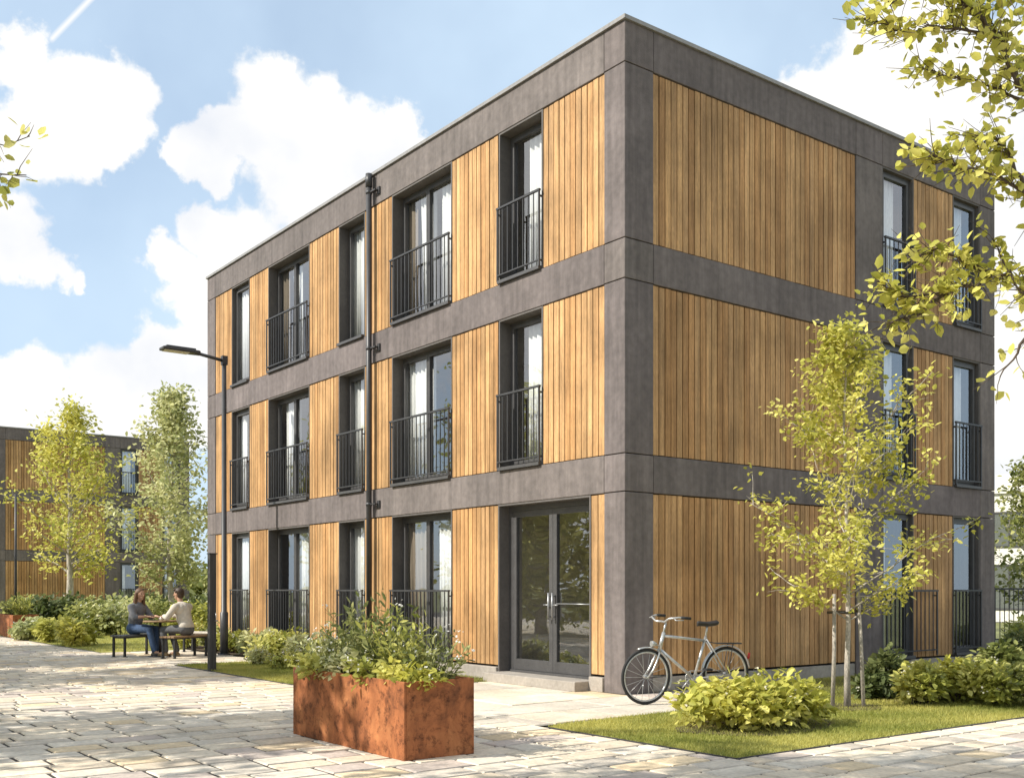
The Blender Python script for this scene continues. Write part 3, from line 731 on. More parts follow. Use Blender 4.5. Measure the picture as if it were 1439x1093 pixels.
blk=empty('apartment_block',(0,0,0)); tag(blk,'three storey timber clad apartment block with a grey concrete frame and french balconies','building')
def shade_t():
    k=R0.uniform(.92,1.08); return (k,k*R0.uniform(.99,1.01),k*R0.uniform(.98,1.02))
fr=MB(); J=.006
zs=[0,2.71,3.22,5.55,6.09,8.43,8.98]
fr.box(0,.53,0,.41,0,2.71-J,0,shade_t())
for a,b in zip(zs[1:-1],zs[2:]): fr.box(0,.53,0,.41,a+J,b-J if b<8.9 else b,0,shade_t())
for a,b in zip(zs[:-1],zs[1:]):
    fr.box(0,.4,14.4,LY,a+J,b-J,0,shade_t()); fr.box(8.87,LX,0,.4,a+J,b-J,0,shade_t()); fr.box(5.1,5.82,0,.4,a+J,b-J,0,shade_t())
for (a,b) in BANDS:
    fr.box(0,.4,.41+J,6.60-J,a,b,0,shade_t()); fr.box(0,.4,6.60+J,14.4-J,a,b,0,shade_t())
    fr.box(.53+J,5.1-J,0,.4,a,b,0,shade_t()); fr.box(5.82+J,8.87-J,0,.4,a,b,0,shade_t())
fr.build('frame',M['concrete'],blk,bevel=.006)
pl=MB(); pl.box(-.03,.4,.415,.70,0,.20); pl.box(-.03,.4,2.87,14.395,0,.20); pl.box(.535,5.095,.02,.4,0,.20); pl.box(5.825,8.865,.02,.4,0,.20)
pl.box(-.28,.4,.70,2.87,0,.135); pl.build('plinth',M['plinth'],blk,bevel=.006)
cop=MB(); cop.box(-.035,.30,-.035,LY+.03,8.982,9.035); cop.box(.30,LX+.03,-.035,.30,8.982,9.035); cop.build('coping',M['coping'],blk)
inn=MB()
for z0,z1 in ((.0,.19),(2.74,3.19),(5.58,6.06),(8.46,8.93)): inn.box(.405,LX-.45,.42,LY-.45,z0,z1)
for z0,z1 in ((3.19,5.58),(6.06,8.46)): inn.box(2.4,2.5,.42,LY-.45,z0,z1); inn.box(2.5,LX-.45,2.4,2.5,z0,z1)
inn.box(2.4,2.5,3.1,LY-.45,.19,2.74); inn.box(.42,2.4,3.0,3.1,.19,2.74); inn.box(5.15,5.25,.42,3.1,.19,2.74); inn.box(2.5,5.15,3.0,3.1,.19,2.74); inn.box(5.25,LX-.45,2.9,3.0,.19,2.74)
inn.build('interior_walls',M['plaster'],blk)
rw=MB(); rw.box(LX-.42,LX,.41,LY,0,8.97); rw.box(.41,LX-.43,LY-.42,LY,0,8.97); rw.build('rear_wall',M['concrete'],blk)
rf=MB(); rf.box(.31,LX-.43,.31,LY-.43,8.935,8.96); rf.build('roof',M['roof'],blk)

WT=[(1,1,1),(1.05,1.04,1.02),(.94,.91,.87),(1.10,1.10,1.11),(.86,.80,.74),(1.02,.95,.88),(1.04,1.04,1.03),(.95,.95,.97)]
def wood_panel(face,u0,u1,z0,z1,skip=False):
    mb=MB(); n=max(1,round((u1-u0)/.118)); s=(u1-u0)/n
    for i in range(n):
        t=R0.choice(WT); k=R0.uniform(.93,1.07); c=(t[0]*k,t[1]*k,t[2]*k); o=R0.uniform(-.004,.004)
        fb_box(mb,face,u0+i*s+.009,u0+(i+1)*s-.009,.018+o,.052,z0+.012+R0.uniform(0,.004),z1-.012-R0.uniform(0,.006),0,c)
    fb_box(mb,face,u0+.001,u1-.001,.056,.30,z0+.001,z1-.001,1)
    p=mb.build('wood_panel',[M['wood'],M['dark_void']],blk)
    if skip: p['_skip']=1
def curtain(face,u0,u1,z0,z1,mat,par,wv,seed,skew=0):
    wv-=.085; R=random.Random(seed); mb=MB(); n=max(10,int((u1-u0)/.022)); ph=R.uniform(0,6)
    top=[];bot=[]
    for i in range(n+1):
        t=i/n; d=wv+.028*math.sin(t*(u1-u0)/.13*2*PI+ph+math.sin(t*7)*.8)+.008*math.sin(t*31)
        ub=u0+(u1-u0)*t; ut=ub
        if skew: ub=u0+(u1-u0)*t*(1-skew) if skew>0 else u1-(u1-u0)*(1-t)*(1+skew)
        top.append((ut,d,z1)); bot.append((ub,d*1.02,z0))
    def P(q): return (q[1],q[0],q[2]) if face=='A' else q
    b=len(mb.v)
    for q in top: mb.v.append(P(q))
    for q in bot: mb.v.append(P(q))
    for i in range(n): mb.face((b+i,b+i+1,b+n+2+i,b+n+1+i),0,(1,1,1),True)
    o=mb.build('curtain',mat,par); sol=o.modifiers.new('Solidify','SOLIDIFY'); sol.thickness=.003; return o
def railing(face,u0,u1,z,skip=False,h=1.17,w0=-.035):
    mb=MB(); t=z+h
    fb_box(mb,face,u0-.02,u1+.02,w0-.018,w0+.018,t-.03,t)
    fb_box(mb,face,u0,u1,w0-.012,w0+.012,z+.12,z+.14)
    n=max(3,round((u1-u0)/.125))
    for i in range(n+1):
        u=u0+(u1-u0)*i/n; q=.0075 if 0<i<n else .014
        fb_box(mb,face,u-q,u+q,w0-q*.8,w0+q*.8,z+.141 if 0<i<n else z+.04,t-.031)
    for u in (u0,u1):
        for zz in (z+.13,t-.10): fb_box(mb,face,u-.012,u+.012,w0+.014,.03,zz-.012,zz+.012)
    p=mb.build('railing',M['dark_metal'],blk)
    if skip: p['_skip']=1
def window(face,u0,u1,z0,z1,double,cur,skip=False,rail=True,depth=.25,seed=0,railspan=None,flip=False):
    mb=MB(); T=.03
    # lining of the recess
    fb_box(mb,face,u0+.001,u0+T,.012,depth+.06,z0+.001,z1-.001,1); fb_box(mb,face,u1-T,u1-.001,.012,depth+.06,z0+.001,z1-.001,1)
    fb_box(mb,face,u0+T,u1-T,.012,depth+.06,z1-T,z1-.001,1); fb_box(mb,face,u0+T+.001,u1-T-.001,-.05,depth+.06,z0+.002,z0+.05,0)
    a,b,c,d=u0+T,u1-T,z0+.05,z1-T; F=.055; w0,w1=depth-.03,depth+.04
    def ring(a,b,c,d,f,w0,w1):
        fb_box(mb,face,a,a+f,w0,w1,c,d); fb_box(mb,face,b-f,b,w0,w1,c,d); fb_box(mb,face,a+f,b-f,w0,w1,d-f,d); fb_box(mb,face,a+f,b-f,w0,w1,c,c+f)
    ring(a+.001,b-.001,c+.001,d-.001,F,w0,w1)
    mids=[]
    if double:
        m=a+(b-a)*(.46 if not flip else .54); mids=[(a+F,m-.002),(m+.002,b-F)]
    else: mids=[(a+F,b-F)]
    panes=[]
    for (p,q) in mids:
        ring(p+.004,q-.004,c+F+.004,d-F-.004,.045,w0-.012,w1-.014); panes.append((p+.049,q-.049,c+F+.049,d-F-.049))
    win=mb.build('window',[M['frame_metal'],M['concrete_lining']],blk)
    if skip: win['_skip']=1
    for (p,q,r,s) in panes:
        g=MB()
        if face=='A': g.quad((depth,p-.01,r-.01),(depth,p-.01,s+.01),(depth,q+.01,s+.01),(depth,q+.01,r-.01))
        else: g.quad((p-.01,depth,r-.01),(q+.01,depth,r-.01),(q+.01,depth,s+.01),(p-.01,depth,s+.01))
        g.build('pane',M['glass'],win)
    for (f0,f1,mat,sk) in cur:
        curtain(face,a+(b-a)*f0,a+(b-a)*f1,z0+.08,z1-.05,M[mat],win,depth+.16,seed+int(f0*100),sk)
    if rail:
        r=railspan or (u0+.03,u1-.03); railing(face,r[0],r[1],z0,skip)
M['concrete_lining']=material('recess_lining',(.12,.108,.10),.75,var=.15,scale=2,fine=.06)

C_='curtain'; D_='drape'
# face A: u runs to the left along the facade
A_cur={ (2,0):[(.02,.62,C_,0)], (1,0):[(.02,.66,C_,0)],
        (2,1):[(.80,.97,D_,0),(.50,.74,C_,.25),(.02,.40,C_,0)], (1,1):[(.50,.97,C_,0),(.02,.22,C_,-.5)], (0,1):[(.52,.97,D_,.12),(.03,.42,C_,-.35)],
        (2,2):[(.02,.97,C_,0)], (1,2):[(.02,.97,C_,0)], (0,2):[(.05,.95,C_,0)],
        (2,3):[(.78,.97,D_,0),(.45,.70,C_,.4),(.02,.2,C_,0)], (1,3):[(.52,.86,C_,0)], (0,3):[(.36,.62,C_,0)],
        (2,4):[(.02,.97,C_,0)], (1,4):[(.65,.97,C_,0)], (0,4):[(.02,.97,C_,0)]}
wins=[(1.76,2.85,0),(4.15,6.08,1),(7.06,8.10,0),(9.36,11.37,1),(12.38,13.41,0)]
for f,(z0,z1) in enumerate(FL):
    for k,(a,b,dbl) in enumerate(wins):
        if f==0 and k==0: continue
        window('A',a,b,z0,z1,bool(dbl),A_cur.get((f,k),[]),True,rail=not(f==2 and k in (2,4)),seed=f*10+k,flip=True,depth=.25 if k!=4 else .14)
    ps=[(.415,1.76) if f else (.415,.70),(2.87,4.15),(6.08,7.06),(8.10,9.36),(11.37,12.38),(13.41,14.395)]
    for a,b in ps: wood_panel('A',a,b,z0,z1,True)
B_cur={2:[(.02,.62,C_,0)],1:[(.02,.55,C_,0)],0:[(.02,.3,C_,0)]}
for f,(z0,z1) in enumerate(FL):
    wood_panel('B',.535,5.095,z0,z1); wood_panel('B',6.75,7.97,z0,z1)
    window('B',5.825,6.75,z0,z1,False,B_cur[f],rail=f>0,seed=60+f,depth=.11)
    if f==0: railing('B',5.86,7.35,z0,w0=-.06)
    window('B',7.97,8.865,z0,z1,False,[(.02,.6,C_,0)] if f else [(.02,.3,C_,0)],rail=True,seed=70+f,depth=.11)

# entrance: fixed frame and two glazed leaves
df=MB(); y0,y1,zb,zt=.70,2.87,.135,2.71
df.box(.012,.36,y1-.03,y1-.001,zb,zt-.001,1); df.box(.012,.36,y0+.001,y0+.03,zb,zt-.001,1); df.box(.012,.36,y0+.03,y1-.03,zt-.03,zt-.001,1)
df.box(.20,.30,y0+.03,y0+.09,zb,zt-.03); df.box(.20,.30,y1-.13,y1-.03,zb,zt-.03); df.box(.20,.30,y0+.09,y1-.13,zt-.11,zt-.03); df.box(.15,.32,y0+.09,y1-.13,zb+.001,zb+.035)
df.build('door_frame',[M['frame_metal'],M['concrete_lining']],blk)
mid=(y0+.09+y1-.13)/2
for s,(a,b) in enumerate(((y0+.092,mid-.003),(mid+.003,y1-.132))):
    d=MB(); c0,c1=zb+.04,zt-.113
    d.box(.205,.265,a,a+.085,c0,c1); d.box(.205,.265,b-.085,b,c0,c1); d.box(.205,.265,a+.085,b-.085,c1-.09,c1); d.box(.205,.265,a+.085,b-.085,c0,c0+.16)
    door=d.build('door',M['frame_metal'],blk)
    g=MB(); g.quad((.235,a+.08,c0+.15),(.235,a+.08,c1-.085),(.235,b-.08,c1-.085),(.235,b-.08,c0+.15)); g.build('pane',M['glass'],door)
    h=MB(); hy=(b-.042) if s==0 else (a+.042)
    h.tube([(.155,hy,.95),(.155,hy,1.35)],.014,8); h.tube([(.155,hy,1.0),(.206,hy,1.0)],.009,6); h.tube([(.155,hy,1.3),(.206,hy,1.3)],.009,6)
    h.tube([(.16,hy,1.17),(.16,hy+(-.12 if s==0 else .12),1.17)],.010,6); h.build('handle',M['steel'],door)
    if s==0:
        pb=MB(); pb.tube([(.17,a+.06,1.19),(.17,b-.12,1.19)],.008,8); pb.tube([(.17,a+.1,1.19),(.206,a+.1,1.19)],.008,6); pb.build('push_bar',M['steel'],door)
# downpipe with its brackets
dp=MB(); dp.tube([(-.095,6.72,.0),(-.095,6.72,8.75)],.05,14); dp.tube([(-.095,6.72,8.75),(-.095,6.72,8.99)],[.062,.062],14)
dpo=dp.build('downpipe',M['dark_metal'],blk)
for z in (.55,2.95,5.8,8.65):
    b=MB(); b.tube([(-.095,6.72,z-.03),(-.095,6.72,z+.03)],.058,14); b.box(-.10,-.03,6.50,6.68,z-.012,z+.012); b.box(-.03,-.001 if z>2 else .021,6.46,6.54,z-.07,z+.06); b.build('pipe_bracket',M['dark_metal'],dpo)
# the twin of this block across the garden shows only its shaded gable side
twin=empty('apartment_block',(.82,44.0,0)); tag(twin,'distant shaded timber clad block half hidden behind the garden trees','building')
for ch in kids(blk):
    if ch.get('_skip') or ch.name.split('.')[0] in ('door','door_frame','downpipe'): continue
    copy_tree(ch,twin,('x',))
bw=MB(); bw.box(.02,.4,.42,14.39,.0,2.7); bw.box(.02,.4,.42,14.39,3.23,5.54); bw.box(.02,.4,.42,14.39,6.1,8.42); bw.build('side_wall',M['wood'],twin)
for o in list(bpy.data.objects):
    if '_skip' in o: del o['_skip']

# lobby furniture seen through the glass
dk=empty('reception_desk',(2.3,1.25,.19)); tag(dk,'yellow topped desk standing inside the glazed entrance','desk')
b=MB(); b.box(-.45,.45,-.7,.7,.70,.74); b.build('desk_top',M['amber'],dk)
for sx in (-.4,.4):
    for sy in (-.64,.64):
        b=MB(); b.box(sx-.025,sx+.025,sy-.025,sy+.025,0,.70); b.build('leg',M['black_metal'],dk)
b=MB(); b.box(-.44,-.42,-.6,.6,.3,.69); b.build('front_panel',M['amber'],dk)
ch=empty('office_chair',(3.1,1.35,.19),.3); tag(ch,'black office chair behind the yellow desk in the entrance lobby','chair')
b=MB(); b.box(-.24,.24,-.24,.24,.44,.50); b.build('seat',M['leather'],ch,bevel=.02)
b=MB(); b.box(.22,.28,-.23,.23,.56,1.15); b.build('backrest',M['leather'],ch,bevel=.02)
b=MB(); b.tube([(0,0,.08),(0,0,.44)],.03,8)
for k in range(5):
    a=k*2*PI/5; b.tube([(0,0,.09),(.27*math.cos(a),.27*math.sin(a),.04)],.018,6)
b.tube([(.1,0,.45),(.27,0,.5),(.27,0,.62)],.02,6); b.build('base',M['black_metal'],ch)

# ------------------------------------------------------------------ planters
def planter(loc,label):
    r=empty('planter',loc); tag(r,label,'planter',group='rusty steel planters beside the path')
    b=MB(); L,Wd,H,t=2.08,.70,.65,.022
    b.box(0,t,0,L,0,H); b.box(Wd-t,Wd,0,L,0,H); b.box(t,Wd-t,0,t,.001,H-.001); b.box(t,Wd-t,L-t,L,.001,H-.001)
    b.box(t,.045,t,L-t,H-.03,H-.008); b.box(Wd-.045,Wd-t,t,L-t,H-.03,H-.008)
    b.build('steel_box',M['corten'],r,bevel=.004)
    s=MB(); s.box(t+.001,Wd-t-.001,t+.001,L-t-.001,.05,H-.07); s.build('planting_soil',M['soil'],r)
    return r
PL=Vector((-5.17,-2.9,0)); planter(PL,'large rusted steel planter box in the foreground on the paving')
d2=1492*1.42/(896-826); p2=w((18-719.5)/1492*d2,d2); planter((p2.x,p2.y,0),'distant rusted steel planter at the far left beside the grass')

def sprig_plant(name,loc,label,seed,n,h,spread,leaf,cols,leaves_per,group,flowers=0,fcol=(.85,.83,.78),seeds=0,aspect=.3):
    """upright stems carrying narrow leaves"""
    R=random.Random(seed); r=np.random.default_rng(seed); root=empty(name,loc); tag(root,label,'plant',group)
    sm=MB(); P=[];O=[];CL=[];FP=[]
    for k in range(n):
        a=R.uniform(0,2*PI); q=R.random()**.7; dv=Vector((math.cos(a)*spread*q,math.sin(a)*spread*q,1)); L=h*R.uniform(.55,1.1)*(1-.25*q)
        b0=Vector((math.cos(a)*.1*q,math.sin(a)*.12*q,0)); pts=branch_pts(R,b0,dv,L,5,.10,-.01*q)
        sm.tube(pts,[.004,.0035,.003,.0025,.002,.0012],4,caps=False); cl=R.random()
        for j in range(leaves_per):
            t=.12+.86*j/leaves_per; u=t*5; i=min(int(u),4); c=pts[i].lerp(pts[i+1],u-i); d=(pts[i+1]-pts[i]).normalized()
            aa=j*2.4+R.uniform(-.4,.4); o=Vector((math.cos(aa),math.sin(aa),0))*.8+d*.8
            P.append(tuple(c)); O.append(tuple(o)); CL.append(cl)
        if flowers and R.random()<flowers: 
            for _ in range(5): FP.append(tuple(pts[-1]+Vector((R.gauss(0,.015),R.gauss(0,.015),R.gauss(0,.02)))))
        if seeds and R.random()<seeds:
            e=pts[-1]+Vector((0,0,.01)); sm.ellipsoid(e,(.009,.009,.014),6,5)
            e=pts[-2]; sm.ellipsoid(e+Vector((.012,0,0)),(.007,.007,.01),6,5)
    sm.build('stems',M['stem'],root)
    leaf_object('foliage',np.array(P),leaf,cols,seed,up=.1,aspect=aspect,parent=root,outward=np.array(O)*1.6,clump=np.array(CL),blooms=(np.array(FP),.024,fcol) if FP else None)
    return root
pass
GP='plants growing in the foreground planter'
SAGE=[(.09,.115,.035),(.17,.195,.06),(.28,.29,.10),(.42,.42,.18)]
z=.58
spr=[((.35,1.02),.92,48,SAGE,'tall bushy sage-green plant in the middle of the foreground planter',12,.5),
     ((.33,.60),.74,38,LIME,'upright yellow-green leafy plant right of the middle in the foreground planter',12,.55),
     ((.36,1.45),.74,40,MID,'dark green spiky plant left of the middle in the foreground planter',12,.6),
     ((.45,.25),.56,32,SAGE,'grey-green plant with white flower heads at the right end of the foreground planter',10,.75),
     ((.30,1.80),.52,34,PALE,'pale plant with white flower heads at the left end of the foreground planter',10,.75)]
for i,((x,y),h,n,c,lab,lp,sd) in enumerate(spr):
    sprig_plant('planter_plant',(PL.x+x,PL.y+y,z),lab,200+i,n,h,sd,.085,c,lp,GP,flowers=.5 if i>2 else .2,aspect=.34)
sprig_plant('planter_plant',(PL.x+.40,PL.y+.38,z),'wispy brown seed heads leaning right over the foreground planter',211,11,.74,1.1,.045,MID,5,GP,seeds=.9,aspect=.5)
sprig_plant('planter_plant',(PL.x+.28,PL.y+1.62,z),'wispy brown seed heads leaning left over the foreground planter',212,11,.76,1.0,.045,MID,5,GP,seeds=.9,aspect=.5)
trl=[((.12,1.72),LIME,'leafy plant trailing over the left front corner of the foreground planter'),((.12,1.25),PALE,'broad leaved plant trailing over the front edge of the foreground planter'),((.16,.72),LIME,'bright ground plant at the front edge of the foreground planter'),((.25,.3),YEL,'yellow-green low plant at the near corner of the foreground planter')]
for i,((x,y),c,lab) in enumerate(trl):
    shrub('planter_plant',(PL.x+x,PL.y+y,z-.03),.24,.32,.24,.075,420,c,lab,220+i,group=GP,flowers=12,fsize=.022,stems=6,rough=.25,cat='plant')
for i,((x,y),c,lab) in enumerate((((.35,.45),LIME,'feathery green plant at the near end of the far planter'),((.35,1.3),SAGE,'feathery plant at the far end of the far planter'))):
    sprig_plant('planter_plant',(p2.x+x,p2.y+y,z),lab,230+i,40,.75,.8,.12,c,10,'plants in the far planter',aspect=.34)

# ------------------------------------------------------------------ street lamp, post, pole
lp=empty('street_lamp',tuple(w((315-719.5)/1492*22.5,22.5))); tag(lp,'tall dark street lamp with a flat head on a short arm over the path','street lamp')
b=MB(); b.tube([(0,0,0),(0,0,.9),(0,0,.92),(0,0,6.28)],[.085,.085,.058,.048],14); b.lathe([(.13,0),(.13,.025),(.09,.04)],n=16); b.build('pole',M['dark_metal'],lp)
b=MB(); b.tube([(.06,.006,6.22),(-.62,-.06,6.30)],.036,10); b.box(-.055,.055,-.055,.055,6.14,6.33); b.build('arm',M['dark_metal'],lp)
hd=MB(); hd.box(-1.36,-.60,-.20,.07,6.275,6.335); hd.box(-1.28,-.66,-.16,.03,6.336,6.375); hd.box(-.68,-.55,-.12,-.01,6.26,6.35); hdo=hd.build('lamp_head',M['dark_metal'],lp,bevel=.012)
b=MB(); b.box(-1.31,-.80,-.17,.04,6.262,6.274); b.build('lens',M['lens'],hdo)
ps=empty('square_post',tuple(w((298-719.5)/1492*18.26,18.26)),math.radians(0)); tag(ps,'dark square wooden post standing in the lawn strip before the seating','post')
b=MB(); b.box(-.062,.056,-.056,.056,0,2.0); b.build('shaft',M['dark_timber'] if 'dark_timber' in M else M['dark_metal'],ps,bevel=.006)
b=MB(); b.box(-.07,.07,-.064,.064,2.0,2.02); b.build('cap',M['black_metal'],ps)
b=MB(); b.tube([(.03,-.063,.98),(.03,-.10,.98),(.03,-.11,.92),(.03,-.09,.88)],.008,6); b.tube([(.03,-.063,.86),(.06,-.10,.86)],.012,6); b.build('hook',M['steel'],ps)
b=MB(); b.box(-.11,.11,-.11,.11,.0,.02); b.build('foot_plate',M['black_metal'],ps)
po=empty('slim_pole',tuple(w((22-719.5)/1492*32.5,32.5))); tag(po,'slim dark metal pole rising behind the distant planter','pole')
b=MB(); b.tube([(0,0,0),(0,0,2.2),(0,0,4.3)],[.045,.04,.03],10); b.build('shaft',M['dark_metal'],po)
b=MB(); b.lathe([(.10,0),(.10,.03),(.06,.05)],n=14); b.build('base',M['dark_metal'],po)

# ------------------------------------------------------------------ seating and people
def bench(loc,rz,label,wood,L=1.0,pale=False):
    r=empty('bench',loc,rz); tag(r,label,'bench',group='backless benches on the seating paving')
    b=MB()
    for k in range(4): b.box(-L/2,L/2,-.18+k*.093,-.18+k*.093+.083,.415,.45)
    b.build('seat',wood,r,bevel=.004)
    b=MB(); b.box(-L/2+.04,L/2-.04,-.16,-.13,.385,.414); b.box(-L/2+.04,L/2-.04,.13,.16,.385,.414); b.box(-L/2+.05,-L/2+.08,-.129,.129,.385,.414); b.box(L/2-.08,L/2-.05,-.129,.129,.385,.414); b.build('seat_frame',M['black_metal'],r)
    for sx in (-1,1):
        for sy in (-1,1):
            b=MB(); x=sx*(L/2-.065); y=sy*.145; b.box(x-.02,x+.02,y-.02,y+.02,0,.384); b.box(x-.04,x+.04,y-.035,y+.035,0,.008); b.build('leg',M['black_metal'],r)
    return r
SX=-2.25
def seat_at(px,d): return w((px-719.5)/1492*d,d)
WP=seat_at(190,22.3); MP=seat_at(261,21.8)
axis=(MP-WP); axis.z=0; dist=axis.length; fwd=axis.normalized(); ang=math.atan2(fwd.y,fwd.x)
M['dark_slats']=material('grey_slats',(.13,.125,.12),.6,var=.2)
bench((WP.x+fwd.x*.02,WP.y+fwd.y*.02,0),ang+PI/2,'dark slatted backless bench under the seated woman',M['dark_slats'],1.1)
bench((MP.x-fwd.x*.02,MP.y-fwd.y*.02,0),ang+PI/2,'brown wooden backless bench under the seated man',M['timber'],1.1)
M['pale_timber']=material('weathered_pale_timber',(.62,.56,.47),.7,var=.12)
bp=w((287-719.5)/1492*23.6,23.6); bench((bp.x,bp.y,0),ang,'pale bench half hidden behind the dark post',M['pale_timber'],1.0)
TC=(WP+MP)/2
tb=empty('cafe_table',(TC.x,TC.y,0)); tag(tb,'small round wooden cafe table between the two seated people','table')
b=MB(); b.lathe([(.335,.715),(.345,.72),(.345,.745),(.335,.75)],n=32); b.build('table_top',M['timber'],tb)
b=MB(); b.tube([(0,0,.03),(0,0,.714)],.03,12); b.build('pedestal',M['black_metal'],tb)
b=MB(); b.lathe([(.24,0),(.24,.015),(.05,.035),(.035,.06)],n=24); b.build('base',M['black_metal'],tb)
def cup(p,label):
    r=empty('cup',p); tag(r,label,'cup'); b=MB(); b.lathe([(.02,0),(.034,.03),(.04,.075),(.036,.075),(.03,.03),(.012,.012)],n=16); b.build('bowl',M['ceramic'],r)
    b=MB(); b.tube([(.036,0,.06),(.06,0,.055),(.06,0,.03),(.034,0,.025)],.005,6); b.build('handle',M['ceramic'],r)
sidev=Vector((-fwd.y,fwd.x,0))
cup(tuple(TC+fwd*-.10+sidev*.12+Vector((0,0,.7505))),'white cup on the cafe table nearer the woman'); cup(tuple(TC+fwd*.12-sidev*.10+Vector((0,0,.7505))),'white cup on the cafe table nearer the man')
ph=MB(); ph.box(-.04,.04,-.08,.08,0,.012); o=ph.build('phone',M['black_metal'],None,bevel=.003); o.location=TC+sidev*-.12+fwd*-.05+Vector((0,0,.7505)); o.rotation_euler=(0,0,.6); tag(o,'black phone lying on the cafe table','phone')

def remeshed(name, mb, mat, parent, voxel=.011, smooth=4):
    me=mb.mesh(name,[mat]); o=bpy.data.objects.new(name,me); COL.objects.link(o)
    m=o.modifiers.new('Remesh','REMESH'); m.mode='VOXEL'; m.voxel_size=voxel; m.use_smooth_shade=True
    s=o.modifiers.new('Smooth','SMOOTH'); s.iterations=smooth; s.factor=.5
    dg=bpy.context.evaluated_depsgraph_get(); ev=o.evaluated_get(dg); nm=bpy.data.meshes.new_from_object(ev,depsgraph=dg)
    o.modifiers.clear(); o.data=nm; nm.materials.clear(); nm.materials.append(mat)
    for p in nm.polygons: p.use_smooth=True
    o.parent=parent; return o

def person(loc, yaw, label, top, legs, hairm, shoem, female, scale=1.04, lean=.03, head_turn=0):
    """seated figure, local +Y forward, origin on the paving under the pelvis"""
    r=empty('person',loc,yaw,scale); tag(r,label,'person')
    V=Vector; sh=.175 if female else .20
    pel=V((0,0,.55)); wai=V((0,-.015+lean,.72)); che=V((0,-.01+lean*2,.92)); nk=V((0,.01+lean*2.6,1.055)); hc=V((0,.035+lean*3,1.205))
    kn=[V((s*.11,.45,.525)) for s in (-1,1)]; an=[V((s*.10,(.56 if s>0 else .47) if female else (.30 if s>0 else .40),.10)) for s in (-1,1)]
    el=[V((s*(sh+.055),.14+lean*2,.765)) for s in (-1,1)]; wr=[V((s*.13,.37+lean,.785)) for s in (-1,1)]
    S_=[V((s*sh,lean*2-.005,.962)) for s in (-1,1)]; hp=[V((s*.085,.02,.54)) for s in (-1,1)]
    b=MB()
    b.capsule(pel,wai,.125,.115); b.capsule(wai,che,.115,.125); b.capsule(che+V((-.07,0,0)),che+V((.07,0,0)),.105,.105); b.capsule(che,nk,.09,.052); b.capsule(nk,hc,.05,.048)
    for i,s in enumerate((-1,1)):
        b.capsule(V((0,lean*2,1.0)),S_[i],.06,.055); b.capsule(S_[i],el[i],.048,.038); b.capsule(el[i],wr[i],.038,.026)
        b.capsule(hp[i],kn[i],.085,.056); b.capsule(kn[i],an[i],.055,.036)
        b.capsule(an[i],an[i]+V((0,.13,-.05)),.035,.03)
        # hand: palm, four fingers, thumb resting on the table top
        hd=(V((-s*.25,1,-.12))).normalized(); lat=V((hd.y,-hd.x,0)).normalized(); pc=wr[i]+hd*.05
        b.capsule(pc-lat*.018,pc+lat*.018,.017,.017); b.capsule(wr[i],pc,.024,.02); b.capsule(pc,pc+hd*.035,.022,.02)
        for f,(o,L) in enumerate(((-.027,.062),(-.009,.074),(.009,.07),(.027,.055))):
            k0=pc+lat*o*1.0+hd*.045; k1=k0+hd*L*.5+V((0,0,.004)); k2=k1+hd*L*.5+V((0,0,-.012)); b.capsule(k0,k1,.0085,.008,8,3); b.capsule(k1,k2,.008,.007,8,3)
        t0=pc-lat*s*.026+hd*-.01; t1=t0-lat*s*.022+hd*.035; t2=t1+hd*.028; b.capsule(t0,t1,.011,.0095,8,3); b.capsule(t1,t2,.0095,.008,8,3)
    # head
    ft=V((math.sin(head_turn),math.cos(head_turn),0)); fs=V((ft.y,-ft.x,0))
    b.ellipsoid(hc+V((0,0,.02)),(.077,.092,.10)); b.capsule(hc+ft*.025+V((0,0,-.045)),hc+ft*.045+V((0,0,-.075)),.055,.034)
    b.capsule(hc+ft*.088+V((0,0,.015)),hc+ft*.108+V((0,0,-.018)),.009,.014,8,3)
    b.capsule(hc+ft*.082+fs*-.018+V((0,0,-.05)),hc+ft*.082+fs*.018+V((0,0,-.05)),.009,.009,8,3)
    for s in (-1,1): b.ellipsoid(hc+fs*s*.079+ft*-.005+V((0,0,.005)),(.013,.02,.03),8,6)
    remeshed('body',b,M['skin'],r,.0075,3)
    ey=MB()
    for s in (-1,1): ey.ellipsoid(hc+ft*.083+fs*s*.031+V((0,0,.022)),(.011,.008,.008),8,6)
    ey.build('eyes',M['eye'],r)
    # top
    t=MB(); e=.02
    t.capsule(pel+V((0,-.01,.075)),wai,.128,.125+e); t.capsule(wai,che,.122+e,.128+e); t.capsule(che+V((-.07,0,0)),che+V((.07,0,0)),.108+e,.108+e); t.capsule(che,nk-V((0,0,.025)),.09+e,.062)
    if not female: t.capsule(pel+V((-.05,-.012,.05)),pel+V((.05,-.012,.05)),.122,.122)
    for i,s in enumerate((-1,1)):
        t.capsule(V((0,lean*2,.995)),S_[i],.065+e*.5,.06+e*.5); t.capsule(S_[i],el[i],.052+e,.045+e*.7)
        end=el[i].lerp(wr[i],.12 if female else .9); t.capsule(el[i],end,.042+e*.7,.034+e*.5 if not female else .045+e*.5)
    remeshed('shirt' if female else 'sweater',t,M[top],r,.011,3)
    l=MB(); l.capsule(pel+V((-.05,-.01,-.01)),pel+V((.05,-.01,-.01)),.128,.128)
    for i,s in enumerate((-1,1)):
        l.capsule(hp[i],kn[i],.097,.07); l.capsule(kn[i],an[i]+V((0,0,.03)),.068,.058)
    remeshed('trousers',l,M[legs],r,.011,3)
